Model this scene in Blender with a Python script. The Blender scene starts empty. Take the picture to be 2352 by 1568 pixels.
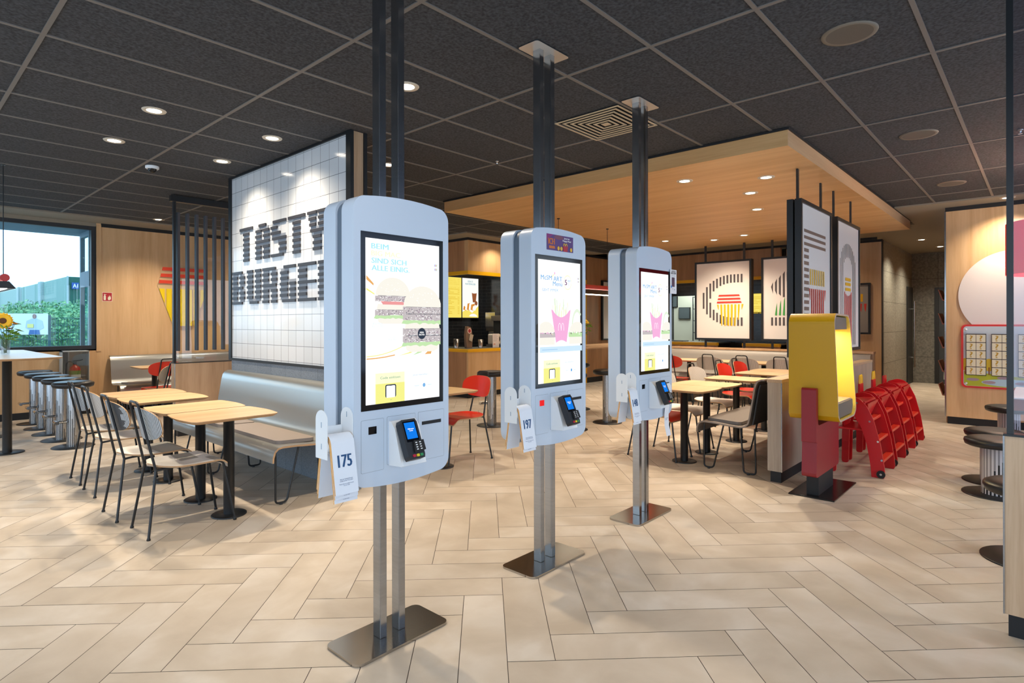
import bpy, math, random
from math import sin, cos, pi, sqrt, radians, atan2
from mathutils import Vector, Matrix
random.seed(7)
SC = bpy.context.scene
COL = SC.collection

# ------------------------------------------------------------------ camera
F_PX, CY, ROLL, YAW, CAM_H = 1343.24, 740.78, -0.0017, 0.73896, 1.405
cam_d = bpy.data.cameras.new('camera'); cam = bpy.data.objects.new('camera', cam_d); COL.objects.link(cam)
cam_d.sensor_width = 36; cam_d.lens = F_PX / 2352 * 36
cam_d.shift_y = -(784 - CY) / 2352; cam_d.clip_end = 500; cam_d.clip_start = 0.05
_up = Vector((0, 0, 1)); _F = Vector((cos(YAW), sin(YAW), 0)); _r = Vector((sin(YAW), -cos(YAW), 0))
_R = _r * cos(ROLL) + _up * sin(ROLL); _U = _up * cos(ROLL) - _r * sin(ROLL)
cam.matrix_world = Matrix(((_R.x, _U.x, -_F.x, 0), (_R.y, _U.y, -_F.y, 0), (_R.z, _U.z, -_F.z, CAM_H), (0, 0, 0, 1)))
SC.camera = cam

# ------------------------------------------------------------------ world: pale evening sky
W = bpy.data.worlds.new('sky'); SC.world = W; W.use_nodes = True
_nt = W.node_tree; _nt.nodes.clear()
_o = _nt.nodes.new('ShaderNodeOutputWorld'); _b = _nt.nodes.new('ShaderNodeBackground')
_tc = _nt.nodes.new('ShaderNodeTexCoord'); _mp = _nt.nodes.new('ShaderNodeMapping'); _mp.inputs['Scale'].default_value = (1, 1, 5)
_n = _nt.nodes.new('ShaderNodeTexNoise'); _n.inputs['Scale'].default_value = 2.2; _n.inputs['Detail'].default_value = 5
_cr = _nt.nodes.new('ShaderNodeValToRGB')
_cr.color_ramp.elements[0].position = .35; _cr.color_ramp.elements[0].color = (.50, .73, 1.0, 1)
_cr.color_ramp.elements[1].position = .62; _cr.color_ramp.elements[1].color = (.74, .87, 1.0, 1)
_nt.links.new(_tc.outputs['Generated'], _mp.inputs[0]); _nt.links.new(_mp.outputs[0], _n.inputs[0])
_nt.links.new(_n.outputs[0], _cr.inputs[0]); _nt.links.new(_cr.outputs[0], _b.inputs[0]); _nt.links.new(_b.outputs[0], _o.inputs[0])
_b.inputs[1].default_value = 2.9

SC.view_settings.view_transform = 'Standard'; SC.view_settings.look = 'None'
SC.view_settings.gamma = 1; SC.view_settings.use_curve_mapping = False
SC.view_settings.exposure = 0.0
WARM = (1.0, .84, .64); NEUTRAL = (1.0, .92, .82); LAMP_W = 41.0
SC.cycles.max_bounces = 7; SC.cycles.diffuse_bounces = 4; SC.cycles.glossy_bounces = 3; SC.cycles.transparent_max_bounces = 12
SC.cycles.sample_clamp_indirect = 4.0; SC.cycles.caustics_reflective = False; SC.cycles.caustics_refractive = False
SC.cycles.use_denoising = True

# ------------------------------------------------------------------ materials
def srgb(c):
    if isinstance(c, str): c = tuple(int(c[i:i + 2], 16) / 255 for i in (0, 2, 4))
    return tuple((x / 12.92 if x <= .04045 else ((x + .055) / 1.055) ** 2.4) for x in c)
MATS = {}
def mat(name, col='808080', rough=.5, metal=0, spec=.5, coat=0, emis=None, es=0, noise=None, bump=None, alpha=None):
    if name in MATS: return MATS[name]
    m = bpy.data.materials.new(name); m.use_nodes = True; nt = m.node_tree; p = nt.nodes['Principled BSDF']
    c = srgb(col)
    p.inputs['Base Color'].default_value = (*c, 1); p.inputs['Roughness'].default_value = rough
    p.inputs['Metallic'].default_value = metal; p.inputs['Specular IOR Level'].default_value = spec
    p.inputs['Coat Weight'].default_value = coat
    if emis: p.inputs['Emission Color'].default_value = (*srgb(emis), 1); p.inputs['Emission Strength'].default_value = es
    if noise:   # (scale tuple, amount, detail)
        sc, amt = noise[0], noise[1]
        tc = nt.nodes.new('ShaderNodeTexCoord'); mp = nt.nodes.new('ShaderNodeMapping'); mp.inputs['Scale'].default_value = sc
        n = nt.nodes.new('ShaderNodeTexNoise'); n.inputs['Scale'].default_value = 1; n.inputs['Detail'].default_value = noise[2] if len(noise) > 2 else 4
        cr = nt.nodes.new('ShaderNodeValToRGB')
        cr.color_ramp.elements[0].position = .3; cr.color_ramp.elements[0].color = (*[x * (1 - amt) for x in c], 1)
        cr.color_ramp.elements[1].position = .7; cr.color_ramp.elements[1].color = (*[min(1, x * (1 + amt)) for x in c], 1)
        nt.links.new(tc.outputs['Object'], mp.inputs[0]); nt.links.new(mp.outputs[0], n.inputs[0]); nt.links.new(n.outputs[0], cr.inputs[0])
        nt.links.new(cr.outputs[0], p.inputs['Base Color'])
        if bump:
            b = nt.nodes.new('ShaderNodeBump'); b.inputs['Strength'].default_value = bump; b.inputs['Distance'].default_value = .004
            nt.links.new(n.outputs[0], b.inputs['Height']); nt.links.new(b.outputs[0], p.inputs['Normal'])
    MATS[name] = m
    return m
def glow(name, col, s):
    if name in MATS: return MATS[name]
    m = bpy.data.materials.new(name); m.use_nodes = True; nt = m.node_tree; nt.nodes.clear()
    o = nt.nodes.new('ShaderNodeOutputMaterial'); e = nt.nodes.new('ShaderNodeEmission')
    e.inputs[0].default_value = (*srgb(col), 1); e.inputs[1].default_value = s; nt.links.new(e.outputs[0], o.inputs[0])
    MATS[name] = m; return m
def wood(name, c1, c2, axis='z', rough=.42, fine=1.0):
    """laminate with a long grain running along the given axis"""
    if name in MATS: return MATS[name]
    m = bpy.data.materials.new(name); m.use_nodes = True; nt = m.node_tree; p = nt.nodes['Principled BSDF']
    p.inputs['Roughness'].default_value = rough
    tc = nt.nodes.new('ShaderNodeTexCoord')
    def nz(sc, det, dist=0):
        s = [sc] * 3; s['xyz'.index(axis)] = sc * .06
        mp = nt.nodes.new('ShaderNodeMapping'); mp.inputs['Scale'].default_value = s
        n = nt.nodes.new('ShaderNodeTexNoise'); n.inputs['Scale'].default_value = 1; n.inputs['Detail'].default_value = det
        n.inputs['Distortion'].default_value = dist
        nt.links.new(tc.outputs['Object'], mp.inputs[0]); nt.links.new(mp.outputs[0], n.inputs[0]); return n
    a, b = nz(7 * fine, 3, .6), nz(70 * fine, 2)
    mx = nt.nodes.new('ShaderNodeMath'); mx.operation = 'MULTIPLY_ADD'; mx.inputs[1].default_value = .35
    nt.links.new(b.outputs[0], mx.inputs[0]); nt.links.new(a.outputs[0], mx.inputs[2])
    cr = nt.nodes.new('ShaderNodeValToRGB')
    cr.color_ramp.elements[0].position = .45; cr.color_ramp.elements[0].color = (*srgb(c2), 1)
    cr.color_ramp.elements[1].position = .85; cr.color_ramp.elements[1].color = (*srgb(c1), 1)
    nt.links.new(mx.outputs[0], cr.inputs[0]); nt.links.new(cr.outputs[0], p.inputs['Base Color'])
    MATS[name] = m; return m
def stripes(name, c1, c2, axis, pitch, duty, rough=.4, metal=0):
    if name in MATS: return MATS[name]
    m = bpy.data.materials.new(name); m.use_nodes = True; nt = m.node_tree; p = nt.nodes['Principled BSDF']
    p.inputs['Roughness'].default_value = rough; p.inputs['Metallic'].default_value = metal
    tc = nt.nodes.new('ShaderNodeTexCoord'); sp = nt.nodes.new('ShaderNodeSeparateXYZ'); nt.links.new(tc.outputs['Object'], sp.inputs[0])
    d = nt.nodes.new('ShaderNodeMath'); d.operation = 'DIVIDE'; d.inputs[1].default_value = pitch
    nt.links.new(sp.outputs['xyz'.index(axis)], d.inputs[0])
    f = nt.nodes.new('ShaderNodeMath'); f.operation = 'FRACT'; nt.links.new(d.outputs[0], f.inputs[0])
    g = nt.nodes.new('ShaderNodeMath'); g.operation = 'LESS_THAN'; g.inputs[1].default_value = duty; nt.links.new(f.outputs[0], g.inputs[0])
    mx = nt.nodes.new('ShaderNodeMix'); mx.data_type = 'RGBA'
    mx.inputs[6].default_value = (*srgb(c1), 1); mx.inputs[7].default_value = (*srgb(c2), 1)
    nt.links.new(g.outputs[0], mx.inputs[0]); nt.links.new(mx.outputs[2], p.inputs['Base Color'])
    MATS[name] = m; return m
def glass(name, tint, refl=.08, rough=.0):
    if name in MATS: return MATS[name]
    m = bpy.data.materials.new(name); m.use_nodes = True; nt = m.node_tree; nt.nodes.clear()
    o = nt.nodes.new('ShaderNodeOutputMaterial'); t = nt.nodes.new('ShaderNodeBsdfTransparent'); g = nt.nodes.new('ShaderNodeBsdfGlossy')
    t.inputs[0].default_value = (*tint, 1); g.inputs['Roughness'].default_value = rough
    mx = nt.nodes.new('ShaderNodeMixShader'); mx.inputs[0].default_value = refl
    nt.links.new(t.outputs[0], mx.inputs[1]); nt.links.new(g.outputs[0], mx.inputs[2]); nt.links.new(mx.outputs[0], o.inputs[0])
    MATS[name] = m; return m
def bricks(name, c1, c2, mortar, w, h, rough=.3, ms=.003, axis='x', off=.5, noise=None):
    """tiles laid in a vertical plane; axis is the horizontal direction of that plane"""
    if name in MATS: return MATS[name]
    m = bpy.data.materials.new(name); m.use_nodes = True; nt = m.node_tree; p = nt.nodes['Principled BSDF']
    p.inputs['Roughness'].default_value = rough
    tc = nt.nodes.new('ShaderNodeTexCoord'); sp = nt.nodes.new('ShaderNodeSeparateXYZ'); cb = nt.nodes.new('ShaderNodeCombineXYZ')
    nt.links.new(tc.outputs['Object'], sp.inputs[0]); nt.links.new(sp.outputs['xy'.index(axis)], cb.inputs[0]); nt.links.new(sp.outputs[2], cb.inputs[1])
    br = nt.nodes.new('ShaderNodeTexBrick'); br.offset = off; nt.links.new(cb.outputs[0], br.inputs[0])
    br.inputs['Color1'].default_value = (*srgb(c1), 1); br.inputs['Color2'].default_value = (*srgb(c2), 1); br.inputs['Mortar'].default_value = (*srgb(mortar), 1)
    br.inputs['Scale'].default_value = 1; br.inputs['Mortar Size'].default_value = ms; br.inputs['Brick Width'].default_value = w; br.inputs['Row Height'].default_value = h
    out = br.outputs[0]
    if noise:
        n = nt.nodes.new('ShaderNodeTexNoise'); n.inputs['Scale'].default_value = noise[0]; n.inputs['Detail'].default_value = 3
        nt.links.new(tc.outputs['Object'], n.inputs[0])
        cr = nt.nodes.new('ShaderNodeValToRGB'); cr.color_ramp.elements[0].position = .38; cr.color_ramp.elements[1].position = .62
        cr.color_ramp.elements[0].color = (1 - noise[1],) * 3 + (1,); cr.color_ramp.elements[1].color = (1, 1, 1, 1)
        nt.links.new(n.outputs[0], cr.inputs[0])
        mu = nt.nodes.new('ShaderNodeMix'); mu.data_type = 'RGBA'; mu.blend_type = 'MULTIPLY'; mu.inputs[0].default_value = 1
        nt.links.new(out, mu.inputs[6]); nt.links.new(cr.outputs[0], mu.inputs[7]); out = mu.outputs[2]
    nt.links.new(out, p.inputs['Base Color'])
    MATS[name] = m; return m

M_BLK = mat('black_powder_coat', '17191c', .38)
M_BLKM = mat('black_matt', '121316', .6)
M_WOODW = wood('beech_wall', 'dcb688', 'c99f70', 'z')
M_WOODG = wood('grey_oak_panel', 'c3a384', 'a88868', 'z', fine=1.3)
M_WOODC = wood('canopy_oak', 'dcb27c', 'c99a62', 'y')
M_WOODCX = wood('canopy_edge_oak_x_shaded', 'd0a880', 'b98f68', 'x')  # canopy oak greyed and darkened for its edge; shade put into the colour
M_WOODT = wood('table_beech', 'd9b992', 'c9a47a', 'x', .35)
M_WOODTY = wood('table_beech_y', 'd9b992', 'c9a47a', 'y', .35)
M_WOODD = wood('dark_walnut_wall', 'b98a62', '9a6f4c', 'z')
M_PLY = mat('plywood_edge', 'b4906a', .55)
M_STEEL = mat('brushed_steel', 'a6a9ad', .17, 1, noise=((3, 3, 90), .06))
M_CHROME = mat('polished_steel', 'c8cacd', .12, 1)
M_SHELL = mat('bench_metal_laminate', 'b4b4b0', .30, .75)
M_WHITE = mat('kiosk_white', 'c5d1e0', .38)
M_WHITE2 = mat('white_plastic', 'eceef0', .4)
M_GREYGAP = mat('slate_grey_plastic', '5d6b7a', .5)
M_RED = mat('red_laminate', 'd8301c', .38)
M_YEL = mat('yellow_trim', 'f2b405', .45)
M_PLASTER = mat('grey_plaster', '8d8577', .8)
M_PAD = mat('taupe_leatherette', '8c8078', .5)
M_PADB = mat('black_leatherette', '1d1e21', .36)
M_GLASSDARK = mat('black_glass', '0a0d12', .08, spec=.35)

# ------------------------------------------------------------------ mesh builder
class MB:
    def __init__(s): s.v = []; s.f = []; s.m = []; s.sm = []
    def add(s, vs, fs, mi=0, smooth=False):
        o = len(s.v); s.v += [tuple(v) for v in vs]
        for f in fs: s.f.append(tuple(i + o for i in f)); s.m.append(mi); s.sm.append(smooth)
        return s
    def box(s, x0, y0, z0, x1, y1, z1, mi=0):
        if x0 > x1: x0, x1 = x1, x0
        if y0 > y1: y0, y1 = y1, y0
        if z0 > z1: z0, z1 = z1, z0
        return s.add([(x0, y0, z0), (x1, y0, z0), (x1, y1, z0), (x0, y1, z0), (x0, y0, z1), (x1, y0, z1), (x1, y1, z1), (x0, y1, z1)],
                     [(0, 3, 2, 1), (4, 5, 6, 7), (0, 1, 5, 4), (1, 2, 6, 5), (2, 3, 7, 6), (3, 0, 4, 7)], mi)
    def prism(s, poly, fn, d0, d1, mi=0, side=None, smooth=False):
        """poly: 2D outline (ccw); fn(u,v,d)->xyz; extruded from d0 to d1"""
        n = len(poly); side = mi if side is None else side
        a = [fn(u, v, d0) for u, v in poly]; b = [fn(u, v, d1) for u, v in poly]
        s.add(a + b, [tuple(range(n - 1, -1, -1)), tuple(range(n, 2 * n))], mi)
        s.add(a + b, [(i, (i + 1) % n, n + (i + 1) % n, n + i) for i in range(n)], side, smooth)
        return s
    def cyl(s, p0, p1, r, n=20, mi=0, r1=None, cap=True, smooth=True):
        p0, p1 = Vector(p0), Vector(p1); r1 = r if r1 is None else r1
        d = (p1 - p0).normalized(); a = d.orthogonal().normalized(); b = d.cross(a)
        A = [p0 + (a * cos(2 * pi * i / n) + b * sin(2 * pi * i / n)) * r for i in range(n)]
        B = [p1 + (a * cos(2 * pi * i / n) + b * sin(2 * pi * i / n)) * r1 for i in range(n)]
        s.add(A + B, [(i, (i + 1) % n, n + (i + 1) % n, n + i) for i in range(n)], mi, smooth)
        if cap: s.add(A + B, [tuple(range(n - 1, -1, -1)), tuple(range(n, 2 * n))], mi)
        return s
    def lathe(s, prof, c=(0, 0, 0), n=32, mi=0, smooth=True, cap=True):
        """prof: (r,z) from bottom to top around a vertical axis"""
        vs = []; rings = []
        for r, z in prof:
            if r < 1e-5: rings.append([len(vs)] * n); vs.append((c[0], c[1], c[2] + z))
            else: rings.append(list(range(len(vs), len(vs) + n))); vs += [(c[0] + r * cos(2 * pi * i / n), c[1] + r * sin(2 * pi * i / n), c[2] + z) for i in range(n)]
        fs = []
        for A, B in zip(rings, rings[1:]):
            for i in range(n):
                q = (A[i], A[(i + 1) % n], B[(i + 1) % n], B[i]); q = tuple(dict.fromkeys(q))
                if len(q) > 2: fs.append(q)
        s.add(vs, fs, mi, smooth)
        if cap and prof[0][0] > 1e-5: s.add([vs[i] for i in rings[0]], [tuple(range(n - 1, -1, -1))], mi)
        if cap and prof[-1][0] > 1e-5: s.add([vs[i] for i in rings[-1]], [tuple(range(n))], mi)
        return s
    def tube(s, pts, r, n=10, mi=0, cap=True):
        P = [Vector(p) for p in pts]; fr = []; a = None
        for i, p in enumerate(P):
            d = (P[min(i + 1, len(P) - 1)] - P[max(i - 1, 0)]).normalized()
            a = d.orthogonal().normalized() if a is None else (a - d * a.dot(d)).normalized()
            fr.append((a.copy(), d.cross(a)))
        vs = [p + (x * cos(2 * pi * k / n) + y * sin(2 * pi * k / n)) * r for p, (x, y) in zip(P, fr) for k in range(n)]
        m = len(P)
        s.add(vs, [(j * n + k, j * n + (k + 1) % n, (j + 1) * n + (k + 1) % n, (j + 1) * n + k) for j in range(m - 1) for k in range(n)], mi, True)
        if cap: s.add(vs[:n], [tuple(range(n - 1, -1, -1))], mi); s.add(vs[-n:], [tuple(range(n))], mi)
        return s
    def strip(s, prof, fn, d0, d1, t, mi=0, edge=None, nd=1):
        """profile curve (u,v) given a thickness t and extruded from d0 to d1"""
        n = len(prof); N = []
        for i in range(n):
            a = Vector(prof[max(i - 1, 0)]); b = Vector(prof[min(i + 1, n - 1)]); d = (b - a).normalized(); N.append(Vector((-d.y, d.x)))
        out = [(p[0] + q.x * t / 2, p[1] + q.y * t / 2) for p, q in zip(prof, N)]
        inn = [(p[0] - q.x * t / 2, p[1] - q.y * t / 2) for p, q in zip(prof, N)]
        loop = out + inn[::-1]
        e = mi if edge is None else edge; L = len(loop)
        a = [fn(u, v, d0) for u, v in loop]; b = [fn(u, v, d1) for u, v in loop]
        s.add(a + b, [(i, (i + 1) % L, L + (i + 1) % L, L + i) for i in range(L) if i not in (n - 1, L - 1)], mi, True)
        s.add(a + b, [(i, (i + 1) % L, L + (i + 1) % L, L + i) for i in (n - 1, L - 1)], e)
        for base, flip in ((0, False), (L, True)):
            q = [(base + i, base + i + 1, base + L - 2 - i, base + L - 1 - i) for i in range(n - 1)]
            s.add(a + b, [tuple(reversed(x)) if not flip else x for x in q], e)
        return s
    def xf(s, fn): s.v = [tuple(fn(*v)) for v in s.v]; return s
    def build(s, name, mats, parent=None, bevel=0, seg=2, loc=None):
        me = bpy.data.meshes.new(name); me.from_pydata(s.v, [], s.f)
        if not isinstance(mats, (list, tuple)): mats = [mats]
        for m in mats: me.materials.append(m)
        me.polygons.foreach_set('material_index', s.m); me.polygons.foreach_set('use_smooth', s.sm)
        me.update()
        o = bpy.data.objects.new(name, me); COL.objects.link(o)
        if parent: o.parent = parent
        if loc: o.location = loc
        if bevel:
            b = o.modifiers.new('bevel', 'BEVEL'); b.width = bevel; b.segments = seg; b.limit_method = 'ANGLE'; b.angle_limit = radians(50)
        return o
def box(name, m, x0, y0, z0, x1, y1, z1, parent=None, bevel=0): return MB().box(x0, y0, z0, x1, y1, z1).build(name, m, parent, bevel)
def thing(name, label, cat, loc=(0, 0, 0), rz=0, group=None):
    o = bpy.data.objects.new(name, None); COL.objects.link(o); o.location = loc; o.rotation_euler = (0, 0, rz)
    o.empty_display_size = .1; o['label'] = label; o['category'] = cat
    if group: o['group'] = group
    return o
def tag(o, label, cat, group=None):
    o['label'] = label; o['category'] = cat
    if group: o['group'] = group
    return o
def struct(o): o['kind'] = 'structure'; return o
def dup(root, loc=None, rz=None, label=None):
    r = root.copy(); COL.objects.link(r)
    if loc: r.location = loc
    if rz is not None: r.rotation_euler = (0, 0, rz)
    if label: r['label'] = label
    for ch in list(root.children):
        c = ch.copy(); COL.objects.link(c); c.parent = r
        for g in list(ch.children):
            d = g.copy(); COL.objects.link(d); d.parent = c
    return r
def fillet(pts, r, n=5):
    P = [Vector(p) for p in pts]; out = [P[0]]
    for i in range(1, len(P) - 1):
        a, b, c = P[i - 1], P[i], P[i + 1]; rr = min(r, (a - b).length * .45, (c - b).length * .45)
        p0 = b + (a - b).normalized() * rr; p1 = b + (c - b).normalized() * rr
        for k in range(n + 1):
            t = k / n; out.append(p0 * (1 - t) ** 2 + b * 2 * t * (1 - t) + p1 * t * t)
    out.append(P[-1]); return out
def rrect(x0, y0, x1, y1, r, n=6):
    out = []
    for cx, cy, a in ((x1 - r, y0 + r, -pi / 2), (x1 - r, y1 - r, 0), (x0 + r, y1 - r, pi / 2), (x0 + r, y0 + r, pi)):
        out += [(cx + r * cos(a + pi / 2 * k / n), cy + r * sin(a + pi / 2 * k / n)) for k in range(n + 1)]
    return out
def ell(cx, cy, a, b, n=28, t0=0, t1=2 * pi, close=True):
    return [(cx + a * cos(t0 + (t1 - t0) * k / n), cy + b * sin(t0 + (t1 - t0) * k / n)) for k in range(n + (0 if close else 1))]
_tcache = {}
def text_geo(body, bold=0.0, space=1.0):
    k = (body, bold, space)
    if k in _tcache: return _tcache[k]
    c = bpy.data.curves.new('t', 'FONT'); c.body = body; c.offset = bold; c.resolution_u = 2; c.space_line = space; c.align_x = 'CENTER' if '\n' in body else 'LEFT'
    o = bpy.data.objects.new('t', c); COL.objects.link(o)
    me = bpy.data.meshes.new_from_object(o.evaluated_get(bpy.context.evaluated_depsgraph_get()))
    vs = [(v.co.x, v.co.y) for v in me.vertices]; fs = [tuple(p.vertices) for p in me.polygons]
    bpy.data.objects.remove(o); bpy.data.meshes.remove(me); bpy.data.curves.remove(c)
    x0 = min(v[0] for v in vs); x1 = max(v[0] for v in vs); y0 = min(v[1] for v in vs); y1 = max(v[1] for v in vs)
    vs = [((x - x0) / (x1 - x0), (y - y0) / (y1 - y0)) for x, y in vs]
    _tcache[k] = (vs, fs, (x1 - x0) / (y1 - y0)); return _tcache[k]
class Art:
    """flat coloured shapes laid on a panel, u right, v up, one mesh with a slot per colour"""
    def __init__(s, fn, eps=.00015): s.mb = MB(); s.fn = fn; s.mats = []; s.z = 0; s.eps = min(eps, .00015) if eps < .001 else eps; s.clip = None
    def mi(s, m):
        if m not in s.mats: s.mats.append(m)
        return s.mats.index(m)
    def poly(s, m, pts, up=True):
        if up: s.z += s.eps
        if s.clip: pts = [(max(s.clip[0], min(s.clip[1], u)), v) for u, v in pts]
        s.mb.add([s.fn(u, v, s.z) for u, v in pts], [tuple(range(len(pts)))], s.mi(m)); return s
    def rect(s, m, x0, y0, x1, y1, up=True): return s.poly(m, [(x0, y0), (x1, y0), (x1, y1), (x0, y1)], up)
    def text(s, m, body, x0, y0, x1, y1, bold=0.0, space=1.0):
        vs, fs, _ = text_geo(body, 0.0, space)
        w = abs(y1 - y0) * bold * 1.6 / (1 + body.count('\n')); n = 4 if bold >= .04 else (2 if bold > 0 else 1)
        for k in range(n):
            s.z += s.eps; dx = w * k / max(1, n - 1)
            s.mb.add([s.fn(x0 + dx + (x1 - x0 - w) * u, y0 + (y1 - y0) * v, s.z) for u, v in vs], fs, s.mi(m))
        return s
    def build(s, name, parent=None): return s.mb.build(name, s.mats, parent)

# ================================================================== THE ROOM
H = 3.005
def floor_mat():
    m = bpy.data.materials.new('floor_tile'); m.use_nodes = True; nt = m.node_tree; p = nt.nodes['Principled BSDF']
    tc = nt.nodes.new('ShaderNodeTexCoord'); at = nt.nodes.new('ShaderNodeAttribute'); at.attribute_name = 'tint'
    n1 = nt.nodes.new('ShaderNodeTexNoise'); n1.noise_dimensions = '4D'; n1.inputs['Scale'].default_value = 2.6; n1.inputs['Detail'].default_value = 6; n1.inputs['Distortion'].default_value = .5
    w = nt.nodes.new('ShaderNodeMath'); w.operation = 'MULTIPLY'; w.inputs[1].default_value = 40
    nt.links.new(at.outputs['Fac'], w.inputs[0]); nt.links.new(w.outputs[0], n1.inputs['W']); nt.links.new(tc.outputs['Object'], n1.inputs['Vector'])
    cr = nt.nodes.new('ShaderNodeValToRGB'); e = cr.color_ramp.elements
    e[0].position = .32; e[0].color = (*srgb('baaa96'), 1); e[1].position = .66; e[1].color = (*srgb('d6cabb'), 1)
    x = cr.color_ramp.elements.new(.5); x.color = (*srgb('c9baa7'), 1)
    nt.links.new(n1.outputs[0], cr.inputs[0])
    mr = nt.nodes.new('ShaderNodeMapRange'); mr.inputs[3].default_value = .94; mr.inputs[4].default_value = 1.05; nt.links.new(at.outputs['Fac'], mr.inputs[0])
    mu = nt.nodes.new('ShaderNodeMix'); mu.data_type = 'RGBA'; mu.blend_type = 'MULTIPLY'; mu.inputs[0].default_value = 1
    nt.links.new(cr.outputs[0], mu.inputs[6]); nt.links.new(mr.outputs[0], mu.inputs[7]); nt.links.new(mu.outputs[2], p.inputs['Base Color'])
    p.inputs['Roughness'].default_value = .46; p.inputs['Specular IOR Level'].default_value = .4
    n2 = nt.nodes.new('ShaderNodeTexNoise'); n2.inputs['Scale'].default_value = 90; n2.inputs['Detail'].default_value = 3; nt.links.new(tc.outputs['Object'], n2.inputs['Vector'])
    b = nt.nodes.new('ShaderNodeBump'); b.inputs['Strength'].default_value = .12; b.inputs['Distance'].default_value = .002
    nt.links.new(n2.outputs[0], b.inputs['Height']); nt.links.new(b.outputs[0], p.inputs['Normal'])
    return m
def build_floor():
    s2 = 1 / sqrt(2); w = .2; gap = .0016; u0, v0 = 1.291 - .8, 2.822 - .2
    mb = MB(); tint = []
    X0, X1, Y0, Y1 = -3.2, 17.2, -3.2, 11.15
    mb.box(X0, Y0, -.08, X1, Y1, -.0018, 1); tint += [.5] * 6
    for a in range(-70, 90):
        for b in range(-12, 14):
            ox, oy = a + 8 * b, a
            for (p0, q0, p1, q1) in ((ox, oy, ox + 4, oy + 1), (ox + 4, oy - 3, ox + 5, oy + 1)):
                A, B, C, D = p0 * w + u0 + gap, q0 * w + v0 + gap, p1 * w + u0 - gap, q1 * w + v0 - gap
                q = [((u + v) * s2, (v - u) * s2, 0) for u, v in ((A, B), (C, B), (C, D), (A, D))]
                cx = sum(t[0] for t in q) / 4; cy = sum(t[1] for t in q) / 4
                if not (X0 + .3 < cx < X1 - .3 and Y0 + .3 < cy < Y1 + .1): continue
                if min(t[1] for t in q) < Y0 or max(t[1] for t in q) > Y1 + .12 : continue
                mb.add(q, [(0, 1, 2, 3)], 0); tint.append(random.random())
    o = mb.build('floor', [floor_mat(), mat('grout', '4d443b', .9)])
    at = o.data.attributes.new('tint', 'FLOAT', 'FACE'); at.data.foreach_set('value', tint)
    struct(o)
build_floor()
# ceiling panels of wood wool and the exposed grid
m_ceil = mat('wood_wool_panel', '35373b', .95, noise=((60, 60, 60), .6, 6), bump=.9)
struct(box('ceiling', m_ceil, -3.2, -3.2, H, 17, 11.3, H + .12))
g = MB()
for k in range(-4, 9):
    x = 1.845 + 1.2 * k
    y0, y1 = -3.1, 10.45
    if x > 7.1: y1 = 7.5
    if x > 9.6: y0 = 1.56
    if -3.1 < x < 11.2: g.box(x - .012, y0, H - .006, x + .012, y1, H)
for j in range(-6, 17):
    y = .488 + .6 * j
    if y > 10.4: continue
    x1 = 9.6 if y < 1.5 else (11.4 if y < 7.5 else 7.1)
    g.box(-3.1, y - .012, H - .0055, x1, y + .012, H)
struct(g.build('trim_1', mat('ceiling_grid', '6c6864', .6)))
m_pl = mat('ceiling_plaster', '8c8476', .85)
for i, b in enumerate(((-3.1, 10.45, 7.1, 11.05), (7.05, 7.5, 12.6, 7.9), (7.05, 7.9, 7.46, 11.05), (9.6, -3.1, 16.3, 1.556), (11.4, 1.556, 16.3, 7.9))):
    struct(box('trim_%d' % (i + 2), m_pl, b[0], b[1], H - .02, b[2], b[3], H))
# canopy
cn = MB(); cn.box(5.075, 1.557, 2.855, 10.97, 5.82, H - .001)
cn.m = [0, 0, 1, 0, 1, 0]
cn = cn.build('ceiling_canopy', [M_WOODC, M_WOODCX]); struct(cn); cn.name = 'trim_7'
struct(box('trim_8', M_BLKM, 5.06, 1.545, H - .02, 10.985, 5.832, H - .004))

# window wall (far left)
YW = 11.05
wl = MB()
wl.box(-3.1, YW, 0, 2.40, YW + .22, 1.0); wl.box(2.40, YW, 0, 7.6, YW + .22, H); wl.box(-3.1, YW, 2.93, 2.40, YW + .22, H, 1); wl.box(-3.1, YW, 1.0, -2.2, YW + .22, 2.93)
struct(wl.build('wall_window', [M_WOODW, m_pl]))
struct(box('trim_9', M_WOODW, 2.40, YW - .012, .97, 2.465, YW + .12, 2.96))      # jamb
struct(box('trim_10', M_BLKM, 2.465, YW - .014, 2.93, 7.45, YW, 2.985))
struct(box('baseboard_window', M_BLKM, -3.1, YW - .015, 0, 7.45, YW, .1))
def window(name, x0, x1, z0, z1, y):
    f = MB(); t = .06
    for a in ((x0, z0, x1, z0 + t), (x0, z1 - t, x1, z1), (x0, z0 + t, x0 + t, z1 - t), (x1 - t, z0 + t, x1, z1 - t)):
        f.box(a[0], y - .03, a[1], a[2], y + .04, a[3])
    f.box(x0, y - .05, z0 - .02, x1, y + .02, z0)
    o = f.build(name, mat('anthracite_frame', '2b2d31', .45)); struct(o)
    box('glass', glass('tinted_pane', (.84, .95, .99), .04), x0 + t, y, z0 + t, x1 - t, y + .008, z1 - t, o)
    return o
window('window_1', -2.2, 2.40, 1.0, 2.93, YW + .05)

# glazed sides behind the camera and to its left
def glazed(name, axis, c, a0, a1, n):
    f = MB(); w = (a1 - a0) / n
    def B(p, z0, q, z1, t=.05):
        if axis == 'y': f.box(p, c - t, z0, q, c + t, z1)
        else: f.box(c - t, p, z0, c + t, q, z1)
    B(a0, 0, a1, .12); B(a0, 2.75, a1, H - .005)
    for k in range(n + 1): B(a0 + k * w - .03, .12, a0 + k * w + .03, 2.75, .04)
    struct(f.build(name, MATS['anthracite_frame']))
glazed('window_2', 'x', -3.15, -3.1, 11.0, 7)
glazed('window_3', 'y', -3.15, -3.1, 10.0, 7)

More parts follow.
